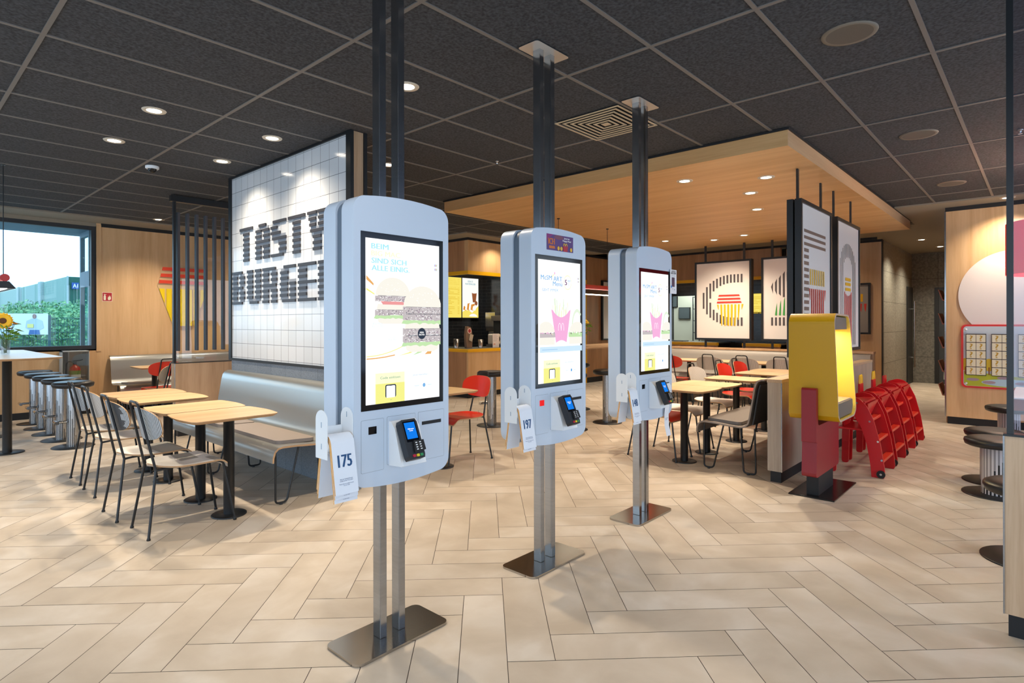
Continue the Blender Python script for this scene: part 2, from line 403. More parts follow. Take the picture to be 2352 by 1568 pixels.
# tiled feature wall with the lettering, on a grey stone base
m_tile = bricks('white_glazed_tile', 'd6d9dd', 'cfd3d7', '6c6f73', .148, .1485, .12, .0022, 'y', 0)
struct(box('wall_stone_base', bricks('grey_terrazzo', '8d949c', '7e868f', '5c6269', .3, .6, .5, .002, 'y', 0, noise=(130, .35)), 2.69, 4.28, 0, 2.80, 6.64, 1.0))
wt = MB(); wt.box(2.684, 4.29, 1.02, 2.70, 6.62, 2.985)
struct(wt.build('wall_tiled', m_tile))
ww = MB(); ww.box(2.70, 4.245, 1.0, 2.80, 6.65, H - .003); struct(ww.build('wall_feature', M_WOODG))
fr = MB()
for a in ((4.23, 1.0, 6.67, 1.025), (4.23, 2.98, 6.67, 3.003), (4.23, 1.025, 4.30, 2.98), (6.61, 1.025, 6.67, 2.98)): fr.box(2.668, a[0], a[1], 2.70, a[2], a[3])
for a in ((4.23, 1.0, 6.67, 1.03), (4.23, 2.97, 6.67, 3.003), (4.23, 1.03, 4.27, 2.97)): fr.box(2.80, a[0], a[1], 2.83, a[2], a[3])
struct(fr.build('trim_11', M_BLK))

# cafe block
struct(box('wall_cafe_fascia', M_WOODW, 7.456, 7.896, 2.37, 11.2, 7.99, 2.94))
struct(box('wall_cafe_fascia_side', M_WOODD, 7.456, 7.99, 2.37, 7.55, 11.05, 2.94))
o = MB().box(7.446, 7.886, 2.305, 11.2, 7.93, 2.372).box(7.446, 7.93, 2.305, 7.49, 11.05, 2.372); struct(o.build('trim_12', M_YEL))
struct(MB().box(7.44, 7.88, 2.94, 12.55, 7.9, 2.99).box(7.44, 7.9, 2.94, 7.46, 11.05, 2.99).build('trim_13', M_BLKM))
m_bt = bricks('black_metro_tile', '1c1d1e', '212223', '3c3d3d', .3, .075, .16, .0018, 'x')
m_bty = bricks('black_metro_tile_y', '1c1d1e', '212223', '3c3d3d', .3, .075, .16, .0018, 'y')
struct(box('wall_cafe_back', m_bt, 7.55, 9.7, 0, 9.75, 9.8, 2.95))
struct(box('wall_cafe_side', m_bty, 9.65, 7.99, 0, 9.75, 9.7, 2.95))
struct(box('trim_14', m_pl, 7.46, 7.9, 2.86, 9.75, 9.8, 2.9))
struct(box('wall_middle', M_WOODD, 11.25, 7.9, 0, 12.62, 8.0, 2.94))
struct(box('trim_15', M_YEL, 11.2, 7.89, 0, 11.25, 8.0, 2.4))
struct(MB().box(11.25, 7.885, 0, 12.6, 7.9, .12).box(7.5, 7.95, 0, 11.2, 7.96, .1).box(7.5, 7.95, 0, 7.51, 9.7, .1).build('baseboard_middle', M_BLKM))

# kitchen front
XK = 12.6
struct(box('wall_kitchen_fascia', M_WOODD, XK, 4.02, 2.37, XK + .1, 7.9, 2.94))
struct(box('trim_16', M_BLKM, XK - .012, 2.3, 2.94, XK, 7.9, 2.99))
struct(box('trim_17', M_YEL, XK - .01, 4.02, 2.305, XK + .05, 7.9, 2.37))
struct(box('wall_kitchen_header', m_bty, 13.0, 4.02, 2.03, 13.1, 7.9, 2.95))
struct(box('wall_kitchen_back', mat('kitchen_wall', 'cfd6cb', .6), 15.6, 2.5, 0, 15.7, 9.0, 2.95))
struct(MB().box(12.6, 7.9, 0, 15.6, 8.0, 2.95).build('wall_kitchen_side', m_bt))
struct(box('wall_kitchen_tiles', m_bty, 13.4, 4.02, 0, 13.5, 5.95, 2.95))
# wood wall, concrete passage
struct(box('wall_wood_right', M_WOODW, 13.0, 2.3, 0, 13.1, 4.02, 2.94))
struct(MB().box(12.985, 2.29, 0, 13.11, 2.302, 2.99).box(12.985, 2.3, 2.94, 13.0, 4.02, 2.99).build('trim_18', M_BLKM))
m_con = bricks('fair_faced_concrete', '9a978c', '8f8c80', '4c4a44', 1.2, .6, .7, .004, 'x', 0, noise=(26, .3))
m_cony = bricks('fair_faced_concrete_y', '85827a', '7b786f', '4c4a44', .9, .6, .7, .004, 'y', 0, noise=(26, .35))
struct(box('wall_passage_left', m_con, 13.11, 2.3, 0, 16.4, 2.4, H))
struct(box('wall_passage_end', m_cony, 16.4, -1.0, 0, 16.5, 2.4, H))
m_dd = mat('dark_door', '26282a', .45)
d1 = struct(box('door_1', m_dd, 15.68, 2.275, 0, 16.38, 2.3, 2.2))
hb = MB(); hb.cyl((15.98, 2.19, .38), (15.98, 2.19, 1.88), .016, 12)
for z in (.6, 1.7): hb.cyl((15.98, 2.19, z), (15.98, 2.275, z), .012, 10)
hb.build('handle', M_CHROME, d1)
d2 = struct(box('door_2', mat('slate_door', '3b3f43', .5), 16.37, .6, 0, 16.4, 1.86, 2.19))
box('frame', m_dd, 16.35, 1.78, 0, 16.37, 1.86, 2.19, d2); box('kick_plate', M_STEEL, 16.36, .62, .1, 16.37, 1.7, .35, d2)
# wood block on the right with passage side
struct(box('wall_right', M_WOODW, 10.05, -3.1, .1, 10.15, 1.02, 2.93))
struct(box('trim_19', M_STEEL, 10.04, 1.012, .1, 10.055, 1.028, 2.94))
struct(box('wall_right_side', M_WOODD, 10.15, .95, 0, 16.4, 1.02, 2.93))
struct(MB().box(10.04, -3.1, 2.93, 10.06, 1.02, 2.985).build('trim_20', M_BLKM))
struct(box('baseboard_right', M_BLKM, 10.06, -3.1, 0, 10.12, 1.0, .1))
struct(MB().box(9.75, 7.99, 0, 9.85, 11.05, 2.95).box(7.46, 9.8, 0, 9.75, 9.9, 2.95).box(9.85, 9.0, 0, 15.7, 9.1, 2.95).build('wall_service', mat('service_wall', '5a5650', .7)))

# ================================================================== LIGHTS
def downlight_proto():
    t = thing('ceiling_downlight', 'x', 'ceiling light', (0, 0, 0))
    MB().lathe([(.05, -.0036), (.055, -.006), (.078, -.006), (.082, 0)], cap=False).build('trim_ring', mat('ring_beige', 'c9bfae', .5), t)
    MB().lathe([(0, -.0035), (.051, -.0035)], n=24, cap=False).build('lamp', glow('downlight_glow', 'fff1da', 14), t)
    return t
DL = downlight_proto()
_first = [True]
def downlight(x, y, label, z=H, group='round ceiling downlights', power=1.0, size=130, tilt=None, warm=WARM, seen=True):
    if seen:
        if _first[0]: t = DL; t.location = (x, y, z); t['label'] = label; t['group'] = group; _first[0] = False
        else: t = dup(DL, (x, y, z), None, label); t['group'] = group
    l = bpy.data.lights.new('spot', 'SPOT'); l.energy = LAMP_W * power; l.color = warm; l.spot_size = radians(size); l.spot_blend = 1.0; l.shadow_soft_size = .045
    o = bpy.data.objects.new('spot', l); COL.objects.link(o); o.location = (x, y, z - .02)
    if tilt: o.rotation_euler = tilt
    if seen: o.location = (0, 0, -.02); o.parent = t
P1 = 1.0
for x, y, lb, pw, tl in (
    (1.44, 4.95, 'round downlight in the dark ceiling, largest on the left', 2.2, None), (1.44, 6.02, 'round downlight left of the dome camera, second nearest on the left', 1.8, None),
    (2.345, 4.94, 'round downlight just left of the tiled wall, the nearer of the two beside it', 1.5, (0, radians(16), 0)), (2.345, 6.01, 'round downlight just left of the tiled wall, the farther of the two beside it', 1.4, (0, radians(16), 0)),
    (2.45, 3.19, 'round downlight partly hidden by the posts of the nearest kiosk', 1.6, None), (3.53, 4.91, 'small downlight seen between the two posts of the nearest kiosk', 1.8, None),
    (3.12, 8.35, 'downlight seen through the glass of the slatted screen', 1.8, None), (3.0, 10.1, 'downlight left of the slatted screen near the wood wall', 3.0, None),
    (8.1, 7.62, 'downlight in the pale ceiling strip left of the middle kiosk top', .35, None), (8.6, 6.6, 'downlight right of the middle kiosk top', 1.2, None),
    (4.6, 8.2, 'downlight beyond the slatted screen, low in the dark ceiling', 1.8, None)):
    downlight(x, y, lb, power=pw, tilt=tl)
for x, y, lb, pw in ((5.63, 2.73, 'downlight in the wooden canopy, leftmost of the nearest pair', 1.6), (6.04, 2.06, 'downlight in the wooden canopy, nearest to its corner', 1.8), (6.65, 2.44, 'downlight in the wooden canopy behind the nearest pair', 1.6),
                     (7.67, 2.73, 'downlight in the wooden canopy, just left of the hanging posters', 1.8), (9.55, 5.0, 'downlight at the far edge of the canopy beside the rear kiosk', 1.6), (10.0, 4.3, 'downlight at the far edge of the canopy above the framed letter poster', 1.2),
                     (9.8, 3.7, 'downlight at the far edge of the canopy, right of the one above the poster', 1.2)):
    downlight(x, y, lb, z=2.855, group='downlights in the canopy', power=pw)
for x, y, lb, pw in ((10.0 - .25, .35, 'downlight in front of the wood wall with the white disc', 1.5), (13.6, 1.75, 'downlight in the passage ceiling, nearer one', 2.4), (15.1, 1.62, 'downlight in the passage ceiling, farther one beside the wood wall edge', 2.4)):
    downlight(x, y, lb, z=H - .02, group='downlights over the passage', power=pw, warm=WARM if x < 11 else (1, .93, .74))
# unseen spots without fixtures, added overhead and behind, plus fill over the left
for x, y, pw in ((.9, 1.5, 1.5), (2.5, .6, 1.6), (.2, 3.3, 1.5), (1.5, -.8, 1.3), (-.6, .8, 1.2), (3.7, -.6, 1.5), (5.4, -.9, 1.4), (7.3, -.9, 1.5), (-.4, 5.4, 1.4), (-.5, 7.6, 1.4), (4.6, 10.2, 1.6), (.1, 10.0, 1.2)):
    downlight(x, y, '', power=pw * .8, size=130, seen=False, warm=NEUTRAL)
for x, y, pw in ((4.7, 1.0, .9), (7.2, .15, 1.4), (12.2, 2.95, 1.6), (12.1, 3.6, 1.2), (12.0, 5.2, 1.0)): downlight(x, y, '', power=pw, size=120, seen=False)  # more unseen added spots, no fixtures; those behind the posters brighten the wood wall
# kitchen and cafe lights (tubes hidden behind the fascias)
def area(x, y, z, sx, sy, e, c, rot=(0, 0, 0)):
    l = bpy.data.lights.new('tube', 'AREA'); l.shape = 'RECTANGLE'; l.size = sx; l.size_y = sy; l.energy = e; l.color = c
    o = bpy.data.objects.new('tube', l); COL.objects.link(o); o.location = (x, y, z); o.rotation_euler = rot
area(8.6, 8.6, 2.8, 1.6, .5, 40, (1, .9, .75)); area(14.4, 6.2, 2.9, 2.0, 3.0, 150, (.95, 1, .9)); area(12.9, 6.0, 2.8, .3, 3.6, 30, (1, .9, .75))

# ================================================================== KIOSKS
def kiosk_outline(sc=1.0):
    pts = []
    def zt(x): return 1.945 - .35 * x * x
    def zb(x): return .712 + .35 * x * x
    R = .06; e = .255
    for k in range(13): x = -.195 + .39 * k / 12; pts.append((x, zb(x)))
    for k in range(1, 9): a = -pi / 2 + pi / 2 * k / 8; pts.append((e - R + R * cos(a), zb(.195) + R + R * sin(a)))
    for k in range(0, 8): a = pi / 2 * k / 8; pts.append((e - R + R * cos(a), zt(.195) - R + R * sin(a)))
    for k in range(13): x = .195 - .39 * k / 12; pts.append((x, zt(x)))
    for k in range(1, 9): a = pi / 2 + pi / 2 * k / 8; pts.append((-e + R + R * cos(a), zt(.195) - R + R * sin(a)))
    for k in range(0, 8): a = pi + pi / 2 * k / 8; pts.append((-e + R + R * cos(a), zb(.195) + R + R * sin(a)))
    return [(x * sc, 1.3285 + (z - 1.3285) * (1 - (1 - sc) * .4)) for x, z in pts]
XZ = lambda u, v, d: (u, d, v)
YZ = lambda u, v, d: (d, u, v)
XY = lambda u, v, d: (u, v, d)
# screen colours (they give off light)
ES = 1.25
g_w = glow('screen_white', 'ffffff', ES); g_cy = glow('screen_cyan', 'a9ebfb', 1.05); g_bl = glow('screen_blue', '7fb8ec', 1.0); g_pink = glow('screen_pink', 'f6b4de', 1.05)
g_yl = glow('screen_yellow', 'f5f28e', 1.05); g_yl2 = glow('screen_pale_yellow', 'fbfbd0', 1.1); g_or = glow('screen_orange', 'f0b46e', 1.0); g_bun = glow('screen_bun', 'f5f1e6', 1.08); g_gp = glow('screen_pale_green', 'e6f4dd', 1.05)
g_meat = glow('screen_patty', 'cdc4c6', .98); g_dk = glow('screen_dark', '3c4658', .8); g_gr = glow('screen_green', 'c9ecb4', 1.0); g_tom = glow('screen_tomato', 'f3a2a2', 1.0)
g_lb = glow('screen_pale_blue', 'cfe9fb', 1.05); g_pur = glow('screen_purple', '6b4a86', .8); g_5 = glow('screen_maroon', '7a4a7c', .9); g_pt = glow('screen_teal_text', '7fb5a0', .95)
def burger(a, cx, cy, w, layers):
    """stacked burger picture; (cx,cy) bottom centre"""
    h = w * .1; y = cy
    a.poly(g_bun, [(cx - w * .42, y + h * 1.6), (cx - w * .38, y + h * .4), (cx - w * .28, y), (cx + w * .28, y), (cx + w * .38, y + h * .4), (cx + w * .42, y + h * 1.6)]); y += h * 1.4
    random.seed(int(cx * 1e4))
    for l in layers:
        if l == 'm':
            n = 18; top = [(cx + w * (.47 - .94 * k / n), y + h * (1.35 + random.uniform(-.15, .15))) for k in range(n + 1)]
            bot = [(cx - w * (.47 - .94 * k / n), y + h * (.1 + random.uniform(-.15, .15))) for k in range(n + 1)]
            a.poly(g_meat, bot + top)
            for _ in range(60):
                x = cx + random.uniform(-.44, .44) * w; yy = y + random.uniform(.2, 1.2) * h; r = w * .012
                a.poly(random.choice((g_dk, g_w, g_w, g_5)), [(x - r, yy), (x, yy - r), (x + r * 1.3, yy), (x, yy + r)], False)
            a.z += a.eps; a.rect(g_dk, cx - w * .4, y + h * 1.3, cx + w * .42, y + h * 1.42); y += h * 1.35
        if l == 'g':
            n = 14; a.poly(g_gr, [(cx - w * .5 + w * k / n, y - h * random.uniform(0, .4)) for k in range(n + 1)] + [(cx + w * .46, y + h * .5), (cx - w * .46, y + h * .5)]); y += h * .35
        if l == 't': a.poly(g_tom, [(cx - w * .33, y + h * .7), (cx - w * .27, y), (cx + w * .3, y), (cx + w * .36, y + h * .7)]); y += h * .6
        if l == 'b': a.poly(g_bun, [(cx - w * .43, y), (cx + w * .43, y), (cx + w * .4, y + h * 1.2), (cx - w * .4, y + h * 1.2)]); y += h * 1.1
    a.poly(g_bun, [(cx - w * .46, y)] + [(cx + w * .46 * cos(pi * k / 16), y + w * .40 * sin(pi * k / 16)) for k in range(17)])
    for _ in range(16):
        t = random.uniform(.3, pi - .3); q = random.uniform(.3, .9); x = cx + w * .42 * q * cos(t); yy = y + w * .38 * q * sin(t)
        a.poly(g_w, ell(x, yy, w * .012, w * .008, 6), False)
    a.z += a.eps
def screen_common(a, x0, z0, w, h):
    U = lambda u: x0 + u * w
    V = lambda v: z0 + v * h
    a.rect(g_w, x0, z0, x0 + w, z0 + h)
    a.rect(g_yl, U(.12), V(0), U(.5), V(.185)); a.rect(g_yl2, U(.12), V(.12), U(.5), V(.185))
    a.text(g_pt, 'Code einlösen', U(.18), V(.148), U(.44), V(.163), .01)
    a.text(g_bl, 'Jetzt bestellen', U(.61), V(.150), U(.83), V(.163), .0)
    a.poly(g_dk, rrect(U(.243), V(.032), U(.385), V(.112), .008)); a.poly(g_w, rrect(U(.257), V(.03), U(.371), V(.105), .004))
    a.rect(g_dk, U(.3), V(.104), U(.33), V(.108)); a.rect(g_yl, U(.2), V(.015), U(.43), V(.0315))
    for yy in (.118, .048): a.rect(g_lb, U(.54), V(yy), U(.9), V(yy + .0012))
    a.poly(g_bl, ell(U(.77), V(.088), .008, .009, 16)); a.rect(g_lb, U(.63), V(.086), U(.70), V(.09)); a.rect(g_lb, U(.82), V(.086), U(.88), V(.09))
    a.poly(g_pt, [(U(.30), V(.022)), (U(.315), V(.015)), (U(.33), V(.022)), (U(.315), V(.018))])
    for k, yy in enumerate((.862, .835)):
        a.rect(g_bl, U(.925), V(yy), U(.962), V(yy + .014)); a.rect(g_pink, U(.931), V(yy + .002), U(.943), V(yy + .012)); a.rect(g_yl, U(.944), V(yy + .002), U(.956), V(yy + .012))
    return U, V
def ad_burger(a, x0, z0, w, h):
    U, V = screen_common(a, x0, z0, w, h)
    a.text(g_cy, 'BEIM', U(.065), V(.938), U(.285), V(.97), .05); a.text(g_yl2, 'BIG MAC', U(.065), V(.895), U(.435), V(.926), .04)
    a.text(g_cy, 'SIND SICH', U(.065), V(.851), U(.52), V(.883), .05); a.text(g_cy, 'ALLE EINIG.', U(.065), V(.807), U(.56), V(.839), .05)
    a.poly(g_or, [(U(0), V(.775)), (U(.09), V(.728)), (U(.088), V(.715)), (U(0), V(.75))]); a.poly(g_yl, [(U(0), V(.70)), (U(.1), V(.668)), (U(.1), V(.66)), (U(0), V(.688))])
    # ribbons at the foot of the picture
    a.poly(g_yl, [(U(t), V(.292 + .075 * t * t * 3.4)) for t in (0, .1, .2, .3, .4, .48)] + [(U(t), V(.287 + .075 * t * t * 3.4)) for t in (.48, .4, .3, .2, .1, 0)])
    a.poly(g_or, [(U(t), V(.279 + .13 * t * t)) for t in (0, .12, .24, .36)] + [(U(t), V(.272 + .13 * t * t)) for t in (.36, .24, .12, 0)])
    a.poly(g_yl, [(U(.40), V(.285)), (U(.58), V(.30)), (U(.68), V(.33)), (U(.64), V(.33)), (U(.55), V(.305))]); a.poly(g_gr, [(U(.60), V(.285)), (U(.72), V(.30)), (U(.78), V(.325)), (U(.74), V(.325))])
    a.poly(g_or, [(U(.77), V(.288)), (U(.86), V(.288)), (U(.88), V(.318)), (U(.82), V(.33)), (U(.81), V(.305))])
    a.clip = (x0, x0 + w); burger(a, U(.335), V(.485), .195, ['g', 'm', 'b', 't', 'm']); burger(a, U(.735), V(.305), .232, ['g', 'm', 'm', 'b', 'g', 'm', 'm']); a.clip = None
    a.poly(g_dk, ell(U(.72), V(.422), .023, .025, 24)); a.text(g_w, 'MEIN\nERSTER', U(.68), V(.41), U(.76), V(.434), .03)
    a.text(g_lb, 'Big Mac\nBacon TS', U(.06), V(.465), U(.2), V(.493)); a.text(g_lb, 'Double\nBig Mac', U(.27), V(.38), U(.38), V(.408))
def golden_m(a, m, x0, y0, x1, y1, t):
    w = (x1 - x0) / 2; hgt = y1 - y0
    for k in (0, 1):
        cx = x0 + w * (k + .5)
        o = [(cx + w * .5 * cos(pi * j / 14), y0 + hgt * sin(pi * j / 14) ** .8) for j in range(15)]
        i = [(cx + (w * .5 - t) * cos(pi * j / 14), y0 + (hgt - t) * sin(pi * j / 14) ** .8) for j in range(15)]
        for j in range(14): a.poly(m, [o[j], o[j + 1], i[j + 1], i[j]], False)
    a.z += a.eps
def ad_fries(a, x0, z0, w, h):
    U, V = screen_common(a, x0, z0, w, h); a.clip = (x0, x0 + w)
    a.text(g_bl, 'McSM', U(.05), V(.838), U(.30), V(.876), .03); a.text(g_bl, 'ART', U(.335), V(.834), U(.54), V(.872), .03); a.text(g_bl, 'Menü', U(.32), V(.792), U(.54), V(.83), .03)
    a.poly(g_pink, ell(U(.365), V(.897), .005, .008, 10)); a.poly(g_yl, [(U(.29), V(.865)), (U(.3), V(.862)), (U(.355), V(.888)), (U(.35), V(.892))])
    r0 = ell(U(.67), V(.828), .036, .042, 30); r1 = ell(U(.67), V(.828), .0335, .039, 30); a.poly(g_yl, r0); a.poly(g_w, r1)
    a.text(g_5, '5', U(.60), V(.805), U(.655), V(.85), .04); a.text(g_bl, '99*', U(.665), V(.832), U(.745), V(.85), .02); a.text(g_bl, 'C', U(.67), V(.806), U(.695), V(.826), .01)
    a.text(g_bl, 'GEHT IMMER!', U(.07), V(.745), U(.45), V(.768), .0)
    # pale arch, fries and carton
    for k in (0,):
        o = [(U(.90) + .055 * cos(pi * j / 12), V(.45) + .11 * sin(pi * j / 12)) for j in range(13)]; i = [(U(.90) + .043 * cos(pi * j / 12), V(.45) + .09 * sin(pi * j / 12)) for j in range(13)]
        for j in range(12):
            if max(o[j][0], o[j + 1][0]) < x0 + w: a.poly(g_gp, [o[j], o[j + 1], i[j + 1], i[j]], False)
    random.seed(3)
    for _ in range(34):
        cx = U(random.uniform(.30, .66)); t = random.uniform(-.2, .2); hh = random.uniform(.05, .12); b = V(.52)
        a.poly(random.choice((g_bun, g_yl2, g_w, g_gp)), [(cx - .004, b), (cx + .004, b), (cx + .004 + t * hh, b + hh), (cx - .004 + t * hh, b + hh)])
    cm = [(U(.26), V(.60)), (U(.30), V(.59))] + [(U(.30 + .38 * k / 10), V(.585 - .05 * sin(pi * k / 10))) for k in range(1, 10)] + [(U(.68), V(.59)), (U(.72), V(.60)), (U(.62), V(.325))] + [(U(.62 - .25 * k / 6), V(.325 + .02 * sin(pi * k / 6))) for k in range(1, 6)] + [(U(.37), V(.325))]
    a.poly(g_pink, cm); golden_m(a, g_w, U(.42), V(.425), U(.56), V(.488), .0035)
    def half(cx, side):
        n = 12
        a.poly(g_bun, [(max(x0, min(x0 + w, U(cx) + .078 * s * 1)), V(y)) for s, y in ((-1, .31), (1, .31), (1, .37), (-1, .37))])
        a.poly(g_meat if side < 0 else g_gr, [(max(x0, min(x0 + w, U(cx) + .084 * s)), V(y)) for s, y in ((-1, .37), (1, .37), (.98, .405), (-1, .41))])
        a.poly(g_bun, [(max(x0, min(x0 + w, U(cx) + .078 * cos(pi * k / n))), V(.41) + .062 * sin(pi * k / n)) for k in range(n + 1)])
        random.seed(11)
        for _ in range(22):
            x = U(cx) + random.uniform(-.075, .075)
            if x0 + .004 < x < x0 + w - .004: a.poly(random.choice((g_gr, g_pink, g_5, g_w) if side > 0 else (g_pink, g_5, g_yl2)), ell(x, V(.405 + random.uniform(-.012, .012)), .005, .003, 6), False)
        a.z += a.eps
    half(.14, -1); half(.88, 1)
    a.rect(g_lb, U(0), V(.25), U(1), V(.295)); a.rect(g_bl, U(.05), V(.27), U(.4), V(.273))
m_navy = mat('dark_blue_print', '1d4d7d', .6); m_cardw = mat('card_white', 'e4e9f2', .45); m_carde = mat('card_orange_edge', 'e9a21b', .5); m_dark = mat('charcoal_plastic', '25282d', .4); m_seam = mat('seam_line', '7e8a94', .6)
def kiosk(cx, which, label):
    t = thing('ordering_kiosk', label, 'self-service kiosk', (cx, 2.187, 0), 0, 'row of ordering kiosks')
    out = kiosk_outline(); core = kiosk_outline(.965)
    MB().prism(out, XZ, -.115, -.027, smooth=True).build('front_shell', M_WHITE, t, .006, 3)
    MB().prism(out, XZ, .02, .115, smooth=True).build('rear_shell', M_WHITE, t, .006, 3)
    MB().prism(core, XZ, -.027, .02, smooth=True).build('core', M_GREYGAP, t)
    for x in (-.064, .037): MB().box(x, -.022, .012, x + .036, .032, H - .006).build('post', M_STEEL, t, .002, 1)
    MB().prism(rrect(-.25, -.125, .25, .125, .035), XY, 0, .012).build('base_plate', mat('satin_steel_plate', 'b3aea6', .2, 1, noise=((2, 60, 1), .04)), t, .002, 1)
    MB().prism(rrect(-.152, -.075, .152, .075, .02), XY, H - .008, H - .0065).build('ceiling_plate', mat('ceiling_plate_steel', 'c9c2b8', .35, .6), t)
    MB().box(-.2215, -.1165, 1.04, .2215, -.114, 1.784).build('bezel', M_GLASSDARK, t, .001, 1)
    a = Art(lambda u, v, d: (u, -.1168 - d, v), .00015)
    (ad_burger if which == 1 else ad_fries)(a, -.1995, 1.0645, .3965, .6935); a.build('screen', t)
    for (x0, z0, x1, z1) in ((-.22, .786, -.11, 1.002), (.075, .788, .225, 1.005), (-.092, .80, .058, 1.004)):
        p = MB().prism(rrect(x0 - .0012, z0 - .0012, x1 + .0012, z1 + .0012, .006), XZ, -.1152, -.1148).prism(rrect(x0, z0, x1, z1, .005), XZ, -.1158, -.1148, 1).build('service_panel', [m_seam, M_WHITE], t)
    sc = MB().box(-.186, -.1175, .941, -.146, -.1155, .973).build('scanner_window', mat('scanner_red', 'b01818', .2, emis='e02020', es=.8) if which == 2 else M_GLASSDARK, t, .001, 1)
    MB().box(.095, -.1172, .946, .207, -.1155, .961).build('receipt_slot', M_BLKM, t)
    br = MB()
    yz = [(-.1155, .985), (-.128, .985), (-.158, .955), (-.205, .803), (-.1155, .797)]
    br.prism(yz, YZ, -.083, .048); br.build('terminal_bracket', M_WHITE2, t, .003, 2)
    # card terminal, leaning back on its bracket
    o = Vector((-.043, -.196, .906)); A = Vector((1, 0, 0)); B = Vector((0, .065, .146)).normalized(); N = A.cross(B) * 1; N = Vector((0, -B.z, B.y))
    P = lambda u, v, d: tuple(o + A * u + B * v + N * d)
    ct = MB().prism([(-.038, -.085), (.038, -.085), (.043, -.07), (.043, .07), (.036, .085), (-.036, .085), (-.043, .07), (-.043, -.07)], P, 0, .034).build('card_terminal', m_dark, t, .004, 2)
    MB().prism(rrect(-.032, -.012, .032, .076, .003), P, .034, .0352).build('display_glass', M_GLASSDARK, ct)
    d = Art(lambda u, v, q: P(u, v, .0354 + q), .0002); d.rect(glow('terminal_blue', '1680f0', 1.0), -.027, .0, .027, .07); d.text(g_w, 'Willkommen\nZurück', -.015, .032, .017, .045, .03); d.build('display', ct)
    k = MB()
    k.prism([(-.012, -.06), (.046, -.055), (.046, -.012), (-.005, -.01)], P, .036, .044); k.build('keypad_hood', M_BLKM, ct, .002, 1)
    kk = Art(lambda u, v, q: P(u, v, .0442 + q), .0002)
    for i in range(4):
        for j in range(2): kk.rect(M_WHITE2, .0 + j * .02, -.022 - i * .0095, .009 + j * .02, -.018 - i * .0095, False)
    kk.build('key', ct)
    for i, c in enumerate(('b5203a', 'e3c52c', '2f8a55')): MB().prism(rrect(-.022 + i * .019, -.077, -.008 + i * .019, -.066, .002), P, .034, .038).build('key', mat('key_' + c, c, .4), ct)
    # plate-shaped holder for the table numbers on the left side
    hd = MB()
    arch = [(-.112, .867), (-.024, .867)] + [(-.068 + .044 * cos(pi * k / 12), 1.02 + .04 * sin(pi * k / 12)) for k in range(13)]
    hd.prism(arch, YZ, -.372, -.3695); hd.prism(arch, YZ, -.2585, -.2555)
    hd.box(-.3695, -.032, .88, -.2585, -.028, .985); hd.cyl((-.3695, -.088, .915), (-.2585, -.088, .915), .026, 20)
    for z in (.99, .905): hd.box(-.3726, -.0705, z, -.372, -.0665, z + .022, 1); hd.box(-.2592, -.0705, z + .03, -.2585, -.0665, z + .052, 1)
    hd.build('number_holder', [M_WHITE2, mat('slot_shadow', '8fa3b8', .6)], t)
    return t
def table_number(cx, num, n, label, where):
    """n folded cards hung over the bar of the holder; only the outer one shows its number"""
    for k in range(n):
        r = .030 + .0046 * (n - 1 - k); dz = -.0165 * k; zc = .922 + dz * .2
        yc = -.088; b0, b1 = -.151 - .0046 * (n - 1 - k), -.028 + .0046 * (n - 1 - k); zb = .735 + dz
        prof = [(b1, zb)] + [(yc + r * cos(a), zc + r * sin(a)) for a in [pi * .06 + pi * .88 * j / 10 for j in range(11)]] + [(b0, zb)]
        t = thing('table_number_card', ('%s, outermost card showing its number' if k == 0 else ('%s, second card tucked inside the numbered one' if k == 1 else '%s, innermost and lowest card')) % label, 'table number', (cx, 2.187, 0), 0, 'number cards at ' + where)
        w0, w1 = -.365 , -.262
        MB().strip(prof, YZ, w0, w1, .0042, 0, 1).build('folded_card', [m_cardw, m_carde], t)
        p1 = prof[-2]; p0 = prof[-1]
        def P(u, v, d, p0=p0, p1=p1): q = (v - p0[1]) / (p1[1] - p0[1]); return (u, p0[0] + (p1[0] - p0[0]) * q - .0026 - d, v)
        a = Art(P, .0002); xm = (w0 + w1) / 2
        if k == 0:
            a.text(m_navy, num, xm - .030, .838, xm + .034, .885, .05)
            a.text(m_navy, 'Bitte den Tischaufsteller gut\nsichtbar auf den Tisch stellen', xm - .028, .784, xm + .030, .795, .0)
            a.text(m_navy, 'Please place in a visible location\non your table', xm - .032, .766, xm + .032, .777, .0)
        else: a.text(m_navy, 'on your table', xm - .012, zb + .009, xm + .014, zb + .0135)
        a.build('print', t)
K1 = kiosk(1.575, 1, 'nearest tall white ordering kiosk showing the burger advert'); K2 = kiosk(2.685, 2, 'middle white ordering kiosk with a small purple advert above its screen'); K3 = kiosk(3.80, 3, 'farthest white ordering kiosk with a receipt hanging from its slot')
table_number(1.575, '175', 3, 'white folded table number on the nearest kiosk', 'the nearest kiosk')
table_number(2.685, '197', 2, 'white folded table number on the middle kiosk', 'the middle kiosk')
table_number(3.80, '148', 2, 'white folded table number on the farthest kiosk', 'the farthest kiosk')
